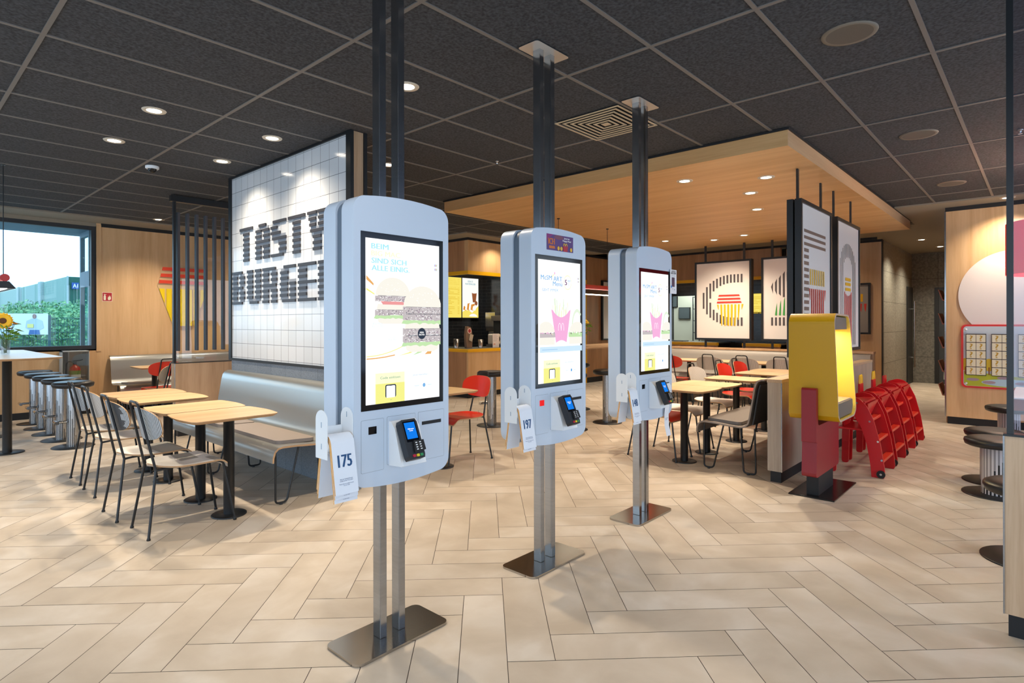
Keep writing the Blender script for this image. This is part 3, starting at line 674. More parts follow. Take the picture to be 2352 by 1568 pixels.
# purple advert sticker on the middle kiosk (plain picture)
st = Art(lambda u, v, d: (2.685 + u, 2.0712 - d, v), .0003)
m_pp = mat('advert_purple', '5a3a78', .4); m_po = mat('advert_orange', 'd0702c', .45); m_pr = mat('advert_red', 'b32638', .45); m_py = mat('advert_yellow', 'e7b53a', .45); m_pm = mat('advert_magenta', '8a2f72', .45); m_pw = mat('print_white', 'f2eef0', .5)
st.rect(m_pp, -.122, 1.817, .128, 1.908); st.poly(m_pm, [(-.122, 1.87), (-.06, 1.908), (-.122, 1.908)]); st.poly(mat('advert_glow', '7e4a5c', .45), ell(-.01, 1.895, .045, .013, 16))
st.text(m_po, 'ICH', -.108, 1.85, -.048, 1.885, .08); st.poly(m_po, [(-.1, 1.826), (-.046, 1.828), (-.05, 1.842), (-.102, 1.842)]); st.text(m_pw, 'Jetzt im\nHappy Meal', .025, 1.872, .105, 1.9, .04)
st.poly(m_pr, [(.03, 1.818), (.07, 1.818), (.074, 1.85), (.028, 1.85)]); golden_m(st, m_py, .03, 1.85, .07, 1.866, .005)
for x in (-.015, .012, .105): st.poly(m_py, ell(x, 1.832, .011, .012, 14))
st = st.build('advert_sticker'); st.parent = K2; st.matrix_parent_inverse = Matrix.Translation((-2.685, -2.187, 0))
# receipt and promo card on the far kiosk
def rcp(prof, x0, x1, name, par): return MB().strip(prof, YZ, x0, x1, .0006, 0).build(name, mat('thermal_paper', 'e6e8ee', .6), par)
rc = thing('receipt', 'long white paper receipt hanging out of the farthest kiosk', 'receipt', (3.80, 2.187, 0))
rcp([(-.112, .953), (-.135, .958), (-.15, .94), (-.152, .88), (-.135, .80), (-.128, .72), (-.13, .65), (-.148, .575)], .112, .178, 'paper', rc)
ra = Art(lambda u, v, d: (u, -.1535 + max(0, (.88 - v)) * .2125 - d if v > .80 else (-.1365 + (.80 - v) * .0875 - d if v > .72 else -.1295 - d), v), .0003)
for v, a0, a1 in ((.90, .12, .17), (.885, .125, .165), (.83, .13, .16), (.70, .125, .17), (.69, .125, .15)): ra.rect(m_seam, a0, v, a1, v + .003)
ra.build('print', rc)
pc = thing('promo_card', 'small white promo card stuck on the right edge of the farthest kiosk', 'card', (3.80, 2.187, 0))
MB().prism(rrect(.215, 1.62, .315, 1.80, .004), XZ, -.1245, -.123).build('card', m_pw, pc)
pa = Art(lambda u, v, d: (u, -.1247 - d, v), .0003)
pa.text(m_dark, 'GUTES TUN', .225, 1.766, .302, 1.782, .04); pa.text(m_dark, 'SAMMELN UND', .235, 1.784, .30, 1.793, .02); pa.rect(mat('card_maroon', '4c2c48', .5), .237, 1.672, .283, 1.742); pa.poly(mat('card_blue', '2f86cf', .5), ell(.232, 1.672, .009, .01, 14))
pa.rect(m_pr, .247, 1.652, .252, 1.66); pa.rect(m_navy, .275, 1.648, .284, 1.654); pa.text(m_seam, 'Einfach mitmachen', .235, 1.752, .295, 1.758); pa.build('print', pc)
# ================================================================== FURNITURE
m_strv = stripes('striped_laminate', '33363c', 'dfe3e6', 'y', .0125, .45)
m_strs = stripes('striped_seat', 'a29a93', 'd2cac1', 'y', .012, .42)
m_seatw = mat('seat_white', 'e4e0da', .42); m_seatg = mat('seat_grey', '9c9992', .45); m_greyl = mat('grey_laminate', 'a3a3a0', .45); m_charl = mat('charcoal_laminate', '3a3c40', .45)
m_strd = stripes('dark_striped_laminate', '3c4257', 'b4b6bc', 'y', .016, .5)
def chair(kind, label, x, y, rz, group):
    """front is +x; kind: striped, half, light, red, grey, darkstripe"""
    t = thing('dining_chair', label, 'chair', (x, y, 0), rz, group)
    back = {'striped': m_strv, 'half': m_strv, 'light': m_strs, 'red': M_RED, 'grey': m_greyl, 'darkstripe': m_strd}[kind]
    seat = {'striped': m_seatw, 'half': m_seatw, 'light': m_seatw, 'red': M_RED, 'grey': m_greyl, 'darkstripe': m_seatw}[kind]
    r = .0085
    for s in (-1, 1):
        lg = MB().tube([(-.275, s * .178, .012), (-.215, s * .118, .435)], r, 10); lg.lathe([(.011, 0), (.013, .004), (.009, .018)], (-.275, s * .178, 0), 12); lg.build('leg', M_BLK, t)
        fl = MB().tube(fillet([(.272, s * .172, .012), (.205, s * .135, .425), (.15, s * .13, .437)], .03), r, 10); fl.lathe([(.011, 0), (.013, .004), (.009, .018)], (.272, s * .172, 0), 12); fl.build('leg', M_BLK, t)
    MB().tube(fillet([(-.215, -.118, .43), (-.312, -.085, .885), (-.312, .085, .885), (-.215, .118, .43)], .035), r, 10).build('back_frame', M_BLK, t)
    uf = MB()
    for s in (-1, 1): uf.tube(fillet([(-.215, s * .118, .43), (-.15, s * .125, .438), (.16, s * .13, .437)], .03), .008, 8)
    uf.tube([(-.1, -.125, .437), (-.1, .125, .437)], .007, 8); uf.build('seat_frame', M_BLK, t)
    # seat shell: rounded at the back, rolled down at the front
    U, V = 16, 14; th = .011
    def sp(u, v):
        x = -.235 + .475 * u; z = .456 - .012 * sin(min(1, u * 1.2) * pi) * (1 - v * v * .3)
        if u > .80: k = (u - .80) / .2; x = -.235 + .475 * .80 + .075 * sin(k * pi / 2 * .95); z -= .055 * (1 - cos(k * pi / 2))
        hw = .212 * (1 - max(0, .36 - u) ** 2 / .1296) ** .5 if u < .36 else .212 - .012 * (u - .36)
        if u > .93: hw -= .025 * ((u - .93) / .07) ** 2
        return Vector((x, v * max(hw, .004), z + .012 * v * v * (1 - u)))
    m = MB(); top = [[sp(i / U, -1 + 2 * j / V) for j in range(V + 1)] for i in range(U + 1)]
    vs = [p for row in top for p in row] + [p - Vector((0, 0, th)) for row in top for p in row]; N = (U + 1) * (V + 1); I = lambda i, j: i * (V + 1) + j
    fs = [(I(i, j), I(i + 1, j), I(i + 1, j + 1), I(i, j + 1)) for i in range(U) for j in range(V)]
    if kind in ('striped', 'half'):     # printed grey fields on the seat
        for f, (i, j) in zip(fs, [(i, j) for i in range(U) for j in range(V)]):
            a = (i > 6 and j > 6 and i < 11) or (i > 11 and j < 6) or (kind == 'half' and i > 7)
            m.add([vs[k] for k in f], [(0, 1, 2, 3)], 3 if a else 0, True)
    else: m.add(vs, fs, 0, True)
    m.add(vs, [tuple(N + k for k in reversed(f)) for f in fs], 2, True)
    ring = [I(0, j) for j in range(V + 1)] + [I(i, V) for i in range(1, U + 1)] + [I(U, j) for j in range(V - 1, -1, -1)] + [I(i, 0) for i in range(U - 1, 0, -1)]
    L = len(ring); m.add(vs, [(ring[k], ring[(k + 1) % L], N + ring[(k + 1) % L], N + ring[k]) for k in range(L)], 1)
    m.build('seat', [seat, M_PLY, seat if kind != 'striped' else m_strs, m_seatg], t)
    # back rest: curved rounded panel in front of the frame
    m = MB(); RN, AN = 6, 36
    def bp(q, a, off):
        c, s = cos(a), sin(a); e = 2 / 2.7
        y = .232 * abs(c) ** e * (1 if c >= 0 else -1) * q; z = .108 * abs(s) ** e * (1 if s >= 0 else -1) * q
        zz = .738 + z; xx = -.215 - (zz - .44) * .225 + .011 + .055 * (y / .23) ** 2
        return (xx + off, y * .985, zz)
    for off, mi in ((.009, 0), (0, 2)):
        vs = [bp(0, 0, off)] + [bp(q / RN, 2 * pi * a / AN, off) for q in range(1, RN + 1) for a in range(AN)]
        fs = [(0, 1 + a, 1 + (a + 1) % AN) for a in range(AN)] + [(1 + q * AN + a, 1 + (q + 1) * AN + a, 1 + (q + 1) * AN + (a + 1) % AN, 1 + q * AN + (a + 1) % AN) for q in range(RN - 1) for a in range(AN)]
        if kind == 'half':
            for f in fs:
                yc = sum(vs[k][1] for k in f) / len(f); m.add([vs[k] for k in f], [tuple(range(len(f)))], 3 if -.17 < yc < -.01 else mi, True)
        else: m.add(vs, fs, mi, True)
    vs = [bp(1, 2 * pi * a / AN, .009) for a in range(AN)] + [bp(1, 2 * pi * a / AN, 0) for a in range(AN)]
    m.add(vs, [(a, (a + 1) % AN, AN + (a + 1) % AN, AN + a) for a in range(AN)], 1)
    m.build('backrest', [back, M_PLY, back, m_charl], t)
    return t
def rounded_top(w, d, bulge, r=.05, n=8):
    """outline of a table top w along x, d along y, its x-ends bulging"""
    out = []
    for cx, cy, a in ((w / 2 - r, -d / 2 + r, -pi / 2), (w / 2 - r, d / 2 - r, 0), (-w / 2 + r, d / 2 - r, pi / 2), (-w / 2 + r, -d / 2 + r, pi)):
        for k in range(n + 1):
            b = a + pi / 2 * k / n; x, y = cx + r * cos(b), cy + r * sin(b)
            out.append((x, y))
        if a == -pi / 2: out += [(w / 2 + bulge * sin(pi * j / 6), -d / 2 + r + (d - 2 * r) * j / 6) for j in range(1, 6)]
        if a == pi / 2: out += [(-w / 2 - bulge * sin(pi * j / 6), d / 2 - r - (d - 2 * r) * j / 6) for j in range(1, 6)]
    return out
def table(label, x, y, rz, group, w=.60, d=.53, hgt=.745, pole=.0375, base=.12, px=.04, bulge=.02, name='cafe_table', cat='table', top=None, poles=None):
    t = thing(name, label, cat, (x, y, 0), rz, group)
    out = rounded_top(w, d, bulge); m = MB(); n = len(out)
    inn = [(a * (1 - .02 / (w / 2)), b * (1 - .02 / (d / 2))) for a, b in out]
    A = [(a, b, hgt) for a, b in out]; B = [(a, b, hgt - .006) for a, b in out]; C = [(a, b, hgt - .022) for a, b in inn]
    m.add(A + B + C, [tuple(range(n))], 0); m.add(A + B + C, [tuple(range(3 * n - 1, 2 * n - 1, -1))], 1)
    m.add(A + B + C, [(n * k + i, n * k + (i + 1) % n, n * (k + 1) + (i + 1) % n, n * (k + 1) + i) for k in (0, 1) for i in range(n)], 1)
    m.build('table_top', [top or M_WOODT, M_PLY], t)
    for q in (poles or [px]):
        MB().lathe([(pole, .008), (pole, hgt - .03), (.09, hgt - .028), (.09, hgt - .022)], (q, 0, 0), 28).build('column', M_BLK, t)
        MB().lathe([(base, 0), (base, .007), (base - .004, .010), (pole, .011)], (q, 0, 0), 36).build('base_disc', M_BLK, t)
    return t
# left group along the tiled wall
gl = 'small wooden tables in front of the metal bench by the tiled wall'; gc = 'chairs in the row left of the small tables'
table('small wooden table nearest the camera in front of the metal bench', 1.735, 4.435, 0, gl)
table('small wooden table second from the near end of the bench, touching the nearest one', 1.735, 4.985, 0, gl)
table('small wooden table third from the near end of the bench, after the gap', 1.755, 5.80, 0, gl)
table('small wooden table farthest along the bench by the tiled wall', 1.755, 6.345, 0, gl)
chair('striped', 'black framed chair with striped back and patterned seat, nearest to the camera', 1.485, 4.46, 0, gc)
chair('half', 'black framed chair whose striped back has a solid charcoal field', 1.445, 5.015, 0, gc)
chair('light', 'black framed chair third in the row, beside the table after the gap', 1.49, 5.825, 0, gc)
chair('striped', 'black framed striped chair farthest in the row, just in front of the bar stools', 1.50, 6.36, 0, gc)

def bench_profile(flip=1):
    return [(-.075, .345), (-.072, .385), (-.06, .425), (-.035, .448), (0, .455), (.1, .452), (.25, .440), (.34, .436), (.385, .445), (.415, .475), (.43, .53), (.45, .65), (.475, .80), (.487, .845), (.505, .872), (.535, .884), (.565, .884)]
def bench(label, fn, L, pads, pad_m, legs, loc, rz, group=None, shell=None, back=None, edge=None):
    """profile in local x (seat front at 0, back towards +x), length along local y"""
    t = thing('bench', label, 'bench', loc, rz, group)
    MB().strip(bench_profile(), XZ_, 0, L, .014, 0, 1).build('seat_shell', [shell or M_SHELL, edge or M_PLY], t)
    if back: MB().strip([(.455, .47), (.468, .53), (.487, .65), (.512, .80), (.525, .84)], XZ_, .01, L - .01, .012, 0).build('back_panel', back, t)
    for a, b in pads:
        m = MB(); o = rrect(.0, a, .33, b, .05)
        m.prism(o, lambda u, v, d: (u, v, .462 - .045 * u + d), 0, .028); m.build('seat_cushion', pad_m, t, .010, 3)
    for y in legs:
        for x0, x1, xf in ((-.02, .17, .02), (.33, .46, .42)):
            pts = fillet([(x0, y, .43), (x0 + (.0 if x0 < 0 else .03), y, .014), (xf + .05, y, .014), (x1, y, .43)], .03, 6)
            l = MB().tube(pts, .008, 10); l.lathe([(.012, 0), (.014, .004), (.01, .012)], ((x0 + xf + .05) / 2, y, 0), 10); l.build('leg', M_BLK, t)
    return t
XZ_ = lambda u, v, d: (u, d, v)
bench('brushed metal bench with taupe cushions against the tiled wall', None, 2.36, [(.10, 1.16), (1.20, 2.26)], M_PAD, (.08, 1.42, 2.28), (2.12, 4.30, 0), 0)

# striped bar stools
def stool_proto(label, sr, cr, br, hgt, foot, name='bar_stool', cm=None):
    t = thing(name, label, 'stool', (0, 0, 0))
    MB().lathe([(0, hgt - .068), (sr - .03, hgt - .068), (sr - .008, hgt - .058), (sr, hgt - .03), (sr - .004, hgt - .014), (sr - .03, hgt - .002), (sr * .5, hgt), (0, hgt)], n=40).build('seat', M_PADB, t)
    MB().lathe([(br, 0), (br, .006), (br - .004, .009), (0, .009)], n=40).build('base_disc', M_BLK, t)
    m = MB(); N = 48; z0, z1 = .009, hgt - .068
    for i in range(N):
        a0, a1 = 2 * pi * i / N, 2 * pi * (i + 1) / N; P = lambda a, z: (cr * cos(a), cr * sin(a), z)
        zs = z0 + (z1 - z0) * (.42 + .30 * sin(2 * pi * i / N * 2 + .6)) if i % 2 else z0
        if i % 2: m.add([P(a0, z0), P(a1, z0), P(a1, zs), P(a0, zs)], [(0, 1, 2, 3)], 1)
        m.add([P(a0, zs), P(a1, zs), P(a1, z1), P(a0, z1)], [(0, 1, 2, 3)], 0 if i % 2 == 0 else 2)
    m.build('column', cm or [mat('ribbed_steel', 'cfd2d6', .22, .9), M_BLK, mat('ribbed_steel_groove', '9a9da2', .3, .9)], t)
    if foot:
        f = MB(); f.cyl((-cr + .01, 0, .29), (-.15, 0, .29), .014, 14); f.cyl((-.16, -.065, .29), (-.16, .065, .29), .02, 16); f.build('footrest', M_CHROME, t)
    return t
BS = stool_proto('x', .20, .065, .205, .745, True); BS['group'] = 'bar stools at the high tables'
def stool(x, y, rz, label, first=[1]):
    if first: first.clear(); BS.location = (x, y, 0); BS.rotation_euler = (0, 0, rz); BS['label'] = label; return BS
    return dup(BS, (x, y, 0), rz, label)
names = ['nearest and rightmost bar stool of the row under the window', 'second bar stool from the right in the row under the window', 'middle bar stool of the five under the window', 'fourth bar stool from the right in the row under the window', 'farthest and leftmost bar stool of the row under the window']
for k, y in enumerate((8.20, 8.79, 9.37, 9.94, 10.50)): stool(1.56, y, 0, 'black padded ' + names[k])
stool(5.73, 5.60, -pi / 2 - .0, 'black padded bar stool alone between the nearest and middle kiosks')
stool(6.22, 4.60, pi / 2, 'black padded bar stool right behind the lower right corner of the middle kiosk')
stool(6.98, 4.55, pi / 2, 'black padded bar stool half hidden by the left edge of the farthest kiosk')
stool(7.75, 5.62, -pi / 2, 'black padded bar stool farther back between the middle and farthest kiosks')
# high tables
m_htop = mat('pale_laminate', 'dcdde0', .35)
table('long high table with pale top and black columns by the window', 1.0, 8.85, pi / 2, None, 2.45, .74, 1.055, .042, .15, bulge=.10, name='high_table', top=m_htop, poles=[-.52, .75])
table('high wooden table between the kiosks with bar stools around it', 7.25, 5.07, 0, None, 2.4, .8, 1.055, .042, .15, bulge=.06, name='high_table', top=M_WOODT, poles=[-.9, .9])

# table and red chair seen between the nearest and middle kiosks
table('wooden table corner next to the red chair behind the nearest kiosk', 3.72, 4.36, 0, None, .60, .55)
chair('red', 'red chair with black frame between the nearest and middle kiosks', 4.08, 4.44, pi * .97, 'red chairs')

# right group beside the divider
gr = 'wooden tables beside the divider'; gk = 'chairs behind the tables at the divider'
for x, lb in ((5.55, 'wooden table beside the divider, nearest to the farthest kiosk'), (6.08, 'second wooden table beside the divider, touching the nearest one'), (6.90, 'single wooden table in the middle of the row at the divider'),
              (7.82, 'fourth wooden table of the row at the divider, behind the single one'), (8.35, 'fifth and farthest wooden table of the row at the divider')):
    table(lb, x, 2.70, pi / 2, gr, .60, .52, px=0, top=M_WOODTY)
chair('red', 'red chair at the first table behind the farthest kiosk, its seat seen below the kiosk', 5.60, 3.0, -pi / 2, gk)
chair('light', 'pale striped chair with curved seat at the second table of the divider row', 6.15, 3.0, -pi / 2, gk)
chair('light', 'pale striped chair at the single table of the divider row', 6.98, 3.0, -pi / 2, gk)
chair('red', 'orange red chair behind the fourth table, left of the other one beside it', 7.82, 3.0, -pi / 2, gk)
chair('red', 'orange red chair behind the fifth table, farthest right of the row', 8.38, 3.0, -pi / 2, gk)
bench('upholstered bench with dark back beside the wooden divider', None, 3.4, [(.05, 1.1), (1.15, 2.2), (2.25, 3.3)], mat('dark_taupe_pad', '6b635d', .5), (.05, 1.0, 2.2, 3.3), (5.39, 2.42, 0), -pi / 2, None, mat('taupe_laminate', '7c726a', .5), mat('black_upholstery', '1b1c1f', .55), mat('taupe_edge', '8d7f73', .5))
# divider half wall
M_ASH = wood('grey_ash_panel', 'b0a292', '968878', 'z', fine=1.3); M_ASHX = wood('grey_ash_cap', 'bfa688', 'a88f72', 'x')
dv = thing('divider_wall', 'low wooden divider with black plinth beside the upholstered bench', 'divider', (5.33, 1.69, 0))
box('panel', M_ASH, 0, 0, .1, 3.6, .12, .875, dv); box('cap', M_ASHX, -.004, -.004, .875, 3.604, .124, .905, dv, .002); box('plinth', M_BLKM, .03, .015, 0, 3.57, .105, .1, dv)
box('corner_strip', M_STEEL, -.003, -.003, .1, .004, .004, .875, dv); box('corner_strip', M_STEEL, 3.596, -.003, .1, 3.603, .004, .875, dv)

# far dining row along the half wall
hw = thing('half_wall', 'low wooden half wall carrying the framed posters behind the far bench', 'divider', (10.64, 2.0, 0))
box('panel', M_WOODG, .05, 0, 0, .16, 3.45, .90, hw); box('cap', M_WOODCX, .0, -.005, .90, .18, 3.455, .935, hw, .002)
bench('long grey bench with light edge along the half wall', None, 3.4, [(.05, 1.15), (1.2, 2.3), (2.35, 3.35)], M_PAD, (.05, 1.7, 3.35), (10.11, 2.03, 0), 0, None, mat('grey_upholstered_shell', 'a09a92', .45))
for y, lb in ((4.72, 'far wooden table behind the red chair at the long grey bench'), (4.05, 'far wooden table behind the striped chair below the framed letter poster'), (3.42, 'far wooden table right of the two striped chairs at the grey bench')):
    table(lb, 9.86, y, 0, 'far wooden tables at the long grey bench', .62, .56)
chair('red', 'red chair partly hidden by the farthest kiosk, facing the long grey bench', 9.44, 4.75, 0, 'chairs facing the long grey bench')
chair('light', 'pale striped chair facing the grey bench, left of the two with tall black loops', 9.46, 4.05, 0, 'chairs facing the long grey bench')
chair('light', 'pale striped chair facing the grey bench, right of the two with tall black loops', 9.46, 3.50, 0, 'chairs facing the long grey bench')
chair('light', 'pale striped chair at the grey bench peeking out beside the yellow stand', 9.46, 2.93, 0, 'chairs facing the long grey bench')

# behind the slatted screen
bench('grey metal bench along the wood panelled window wall', None, 4.4, [(.05, 2.1), (2.15, 4.3)], M_PAD, (.1, 1.5, 3.0, 4.3), (6.96, 10.46, 0), pi / 2, None)
table('wooden table behind the red chair at the window wall bench', 2.95, 10.1, pi / 2, None, .60, .55)
chair('red', 'red chair with black loop in front of the window wall bench', 2.93, 9.78, pi / 2, 'red chairs by the window wall')
chair('grey', 'plain grey chair beside the end of the wooden half wall with slatted glass', 2.42, 8.72, pi * .85, None)
chair('darkstripe', 'dark striped chair seen behind the slatted glass screen', 3.16, 8.72, pi / 2, None)

# ================================================================== WALL LETTERING
# each letter: 15 rows from top; even rows are the dark bars, odd rows the recessed grey
def rows(fn): return [fn(k / 14) for k in range(15)]
def L_T(t): return [(0, 1)] if t < .03 else [(.28, .72)]
def L_A(t):
    if t < .03: return [(.25, .75)]
    if t < .25: return [(.08, .92)] if t < .12 else [(.02, .42), (.52, .98)]
    if .45 < t < .60: return [(0, 1)]
    return [(0, .42), (.56, 1)]
def L_S(t):
    if t < .03: return [(.15, 1)]
    if t < .10: return [(.05, .55)]
    if t < .38: return [(0, .42)] if t < .3 else [(0, .62)]
    if t < .48: return [(.03, .95)]
    if t < .62: return [(.1, 1)] if t < .55 else [(.45, 1)]
    if t < .93: return [(.55, 1)] if t < .85 else [(.5, .97)]
    return [(0, .82)]
def L_Y(t):
    if t < .03: return [(0, .48), (.54, 1)]
    if t < .40: return [(.03 + t * .25, .44), (.58, 1 - t * .3)]
    if t < .55: return [(.16, .86)]
    return [(.30, .72)]
def L_B(t):
    if t < .03 or t > .97: return [(0, .80)]
    if t < .1 or t > .9: return [(0, .42), (.60, .94)]
    if .42 < t < .58: return [(0, .84)]
    return [(0, .42), (.60, 1)]
def L_U(t):
    if t > .97: return [(.2, .8)]
    if t > .87: return [(.08, .92)]
    return [(0, .42), (.60, 1)]
def L_R(t):
    if t < .03: return [(0, .88)]
    if .48 < t < .62: return [(0, .93)]
    return [(0, .42), (.60, .98)]
def L_G(t):
    if t < .03: return [(.25, 1)]
    if t < .38: return [(.02, .52)]
    if t < .50: return [(0, .5), (.55, 1)]
    if t < .93: return [(0, .5), (.62, 1)]
    return [(.15, 1)] if t > .97 else [(.06, .98)]
def L_E(t):
    if t < .03 or t > .97 or .45 < t < .55: return [(0, 1)]
    return [(0, .48)]
m_let = mat('letter_dark', '34343a', .45); m_letg = mat('letter_grey', '858b95', .5)
def letter(ch, fn, ya, yb, z0, z1, word):
    m = MB(); h = (z1 - z0) / 13; nm = 'wall_letter'
    for k in range(13):
        for a, b in fn(k / 12):
            y0 = ya + (yb - ya) * a; y1 = ya + (yb - ya) * b; zt = z1 - k * h
            if k % 2 == 0: m.box(2.669, y1, zt - h * 1.0, 2.6835, y0, zt, 0)
            else: m.box(2.679, y1 + .004, zt - h, 2.6835, y0 - .004, zt, 1)
    return tag(m.build(nm, [m_let, m_letg], None, 0), 'dark striped letter %s of the %s line on the white tiled wall' % (ch, word), 'letter', 'striped letters on the tiled wall')
for ch, fn, ya, yb in (('T', L_T, 6.385, 6.08), ('A', L_A, 6.01, 5.705), ('S', L_S, 5.666, 5.358), ('T', L_T, 5.309, 4.993), ('Y', L_Y, 4.945, 4.62)):
    o = letter(ch, fn, ya, yb, 2.055, 2.41, 'upper TASTY')
    if ya == 6.385: o['label'] = 'first dark striped letter T, top left on the white tiled wall'
    if ya == 5.309: o['label'] = 'second dark striped letter T, right of the S on the tiled wall'
for ch, fn, ya, yb in (('B', L_B, 6.575, 6.272), ('U', L_U, 6.209, 5.891), ('R', L_R, 5.849, 5.537), ('G', L_G, 5.474, 5.173), ('E', L_E, 5.118, 4.803), ('R', L_R, 4.757, 4.44)):
    o = letter(ch, fn, ya, yb, 1.605, 1.957, 'lower BURGER')
    if ya == 4.757: o['label'] = 'last dark striped letter R of the lower word, beside the nearest kiosk'
    if ya == 5.849: o['label'] = 'first dark striped letter R between U and G on the tiled wall'

# ================================================================== CEILING FITTINGS
def speaker(x, y, label):
    t = thing('ceiling_speaker', label, 'speaker', (x, y, H), 0, 'round ceiling speakers')
    MB().lathe([(.116, -.006), (.135, -.008), (.14, 0)], n=40, cap=False).build('rim', mat('speaker_rim', '6f675c', .6), t)
    MB().lathe([(0, -.004), (.06, -.0045), (.118, -.006)], n=40, cap=False).build('grille', mat('speaker_grille', '575149', .7), t)
speaker(3.66, .80, 'large round ceiling speaker, nearest one at top right'); speaker(6.03, .795, 'round ceiling speaker, middle one of the three on the right'); speaker(8.41, .795, 'round ceiling speaker, farthest one near the plaster strip')
t = thing('air_diffuser', 'square slatted air vent in the ceiling behind the farthest kiosk posts', 'vent', (3.98, 2.60, H))
box('backing', mat('vent_void', '050505', .9), -.29, -.29, -.003, .29, .29, -.001, t)
m_vent = mat('vent_beige', 'c2b094', .5)
for k in range(7):
    a = .295 - k * .044; b = a - .0165; m = MB()
    if k == 6: m.box(-a, -a, -.012, a, a, -.008)
    else:
        for q in ((-a, -a, a, -b), (-a, b, a, a), (-a, -b, -b, b), (b, -b, a, b)): m.box(q[0], q[1], -.014, q[2], q[3], -.010)
    m.build('slat_ring', m_vent, t)
t = thing('dome_camera', 'small white dome camera on the dark ceiling left of the tiled wall', 'camera', (1.94, 6.73, H))
MB().lathe([(.055, -.028), (.062, -.02), (.062, 0)], n=28).build('housing', M_WHITE2, t); MB().lathe([(0, -.066), (.022, -.06), (.036, -.045), (.04, -.028)], n=24).build('dome', M_GLASSDARK, t)
for x, y, lb in ((4.195, 4.02, 'tiny dark sprinkler head in the ceiling above the middle kiosk gap'), (6.46, .15, 'tiny sprinkler head at the right edge beside the black post')):
    t = thing('sprinkler_head', lb, 'sprinkler', (x, y, H), 0); MB().lathe([(.008, -.03), (.008, -.004), (.022, -.003), (.022, 0)], n=14).build('stem', M_CHROME, t); MB().lathe([(.016, -.034), (.016, -.030)], n=12).build('deflector', M_CHROME, t)

# ================================================================== HANGING POSTERS
m_pap = mat('poster_paper', 'e4dcd6', .6); m_ink = mat('poster_ink', '4b4549', .6); m_bar = mat('poster_brown', '7c6558', .6)
m_iy = mat('poster_yellow', 'eab308', .5); m_ir = mat('poster_red', 'd63a2c', .5); m_ig = mat('poster_green', '3f9a48', .5)
def art_fries_e(a):        # three long bars, a column of squares, striped drink cup
    for z in (2.285, 2.224, 2.161): a.rect(m_bar, .122, z - .03, .852, z)
    z = 2.104
    while z > 1.13: a.rect(m_bar, .122, z - .034, .272, z); z -= .0615
    for k in range(8): x = .302 + k * .0655; a.rect(m_iy, x, 1.765, x + .028, 1.918)
    for k in range(9):
        x = .278 + k * .0655; lo = 1.62 if k in (0, 8) else 1.19
        a.poly(m_ir, [(x, 1.728), (x + .03, 1.728), (x + (.03 if k < 8 else .008), lo), (x + (.02 if k == 0 else 0), lo)])
def art_arch(a):
    c = .502
    for k in range(-6, 7):
        x = c + k * .0565; q = abs(k) / 6.6; zt = 1.98 + .32 * sqrt(max(0, 1 - q * q)); 
        if abs(k) <= 3: a.rect(m_ink, x - .009, 1.99 + .155 * sqrt(max(0, 1 - (abs(k) / 3.6) ** 2)), x + .009, zt)
        else: a.rect(m_ink, x - .009, 1.14, x + .009, zt)
    for z in (1.892, 1.837, 1.778): a.poly(m_iy, rrect(c - .125, z - .018, c + .125, z + .018, .012, 3))
    for k in range(7): x = c - .15 + k * .05; a.rect(m_ir, x - .012, 1.14, x + .012, 1.755 - .05 * (1 - (abs(k - 3) / 3.2) ** 2))
def art_c(a):
    def e(u, A, B, uc): return B * sqrt(max(0, 1 - ((uc - u) / A) ** 2)) if u < uc else B
    for k in range(12):
        u = .155 + k * .0655; um = u + .017; o = e(um, .60, .472, .74); i = e(um, .44, .320, .74) if um > .30 else 0
        if um - .74 < -.44: i = 0
        c = 1.8135
        if i > 0: a.rect(m_ink, u, c + i, u + .034, c + o); a.rect(m_ink, u, c - o, u + .034, c - i)
        else: a.rect(m_ink, u, c - o, u + .034, c + o)
    for z, w in ((1.90, .20), (1.838, .215), (1.776, .232)): a.poly(m_ir, [(.66 - w, z - .016), (.66 + w, z - .016), (.66 + w - .012, z + .016), (.66 - w + .012, z + .016)])
    for k in range(8):
        x = .432 + k * .0655; s = (x + .018 - .66) / .24; lo = 1.342 if abs(s) < .62 else (1.45 if abs(s) < .85 else 1.64)
        a.poly(m_iy, [(x, 1.736), (x + .036, 1.736), (x + .036 - max(0, s) * .03, lo), (x - min(0, s) * .03, lo)])
def art_two(a):
    for k in range(12):
        u = .165 + k * .0655; um = u + .017
        if um < .40: a.poly(m_ink, [(u, 2.02 - k * .06), (u + .034, 1.90 - k * .02), (u + .034, 2.11 + k * .06), (u, 2.03 + k * .07)])
        else: o = .25 * sqrt(max(0, 1 - ((um - .55) / .36) ** 2)); a.rect(m_ink, u, 2.03 + o * .35, u + .034, 2.03 + o)
        a.rect(m_ink, u, 1.345, u + .034, 1.49)
    for k in range(6): u = .23 + k * .0655; a.poly(m_ig, [(u, 1.525), (u + .036, 1.525), (u + .036, 1.74 + .05 * k), (u + .02, 1.66 + .06 * k)])
    a.poly(m_iy, ell(.5, 1.95, .03, .03, 14))
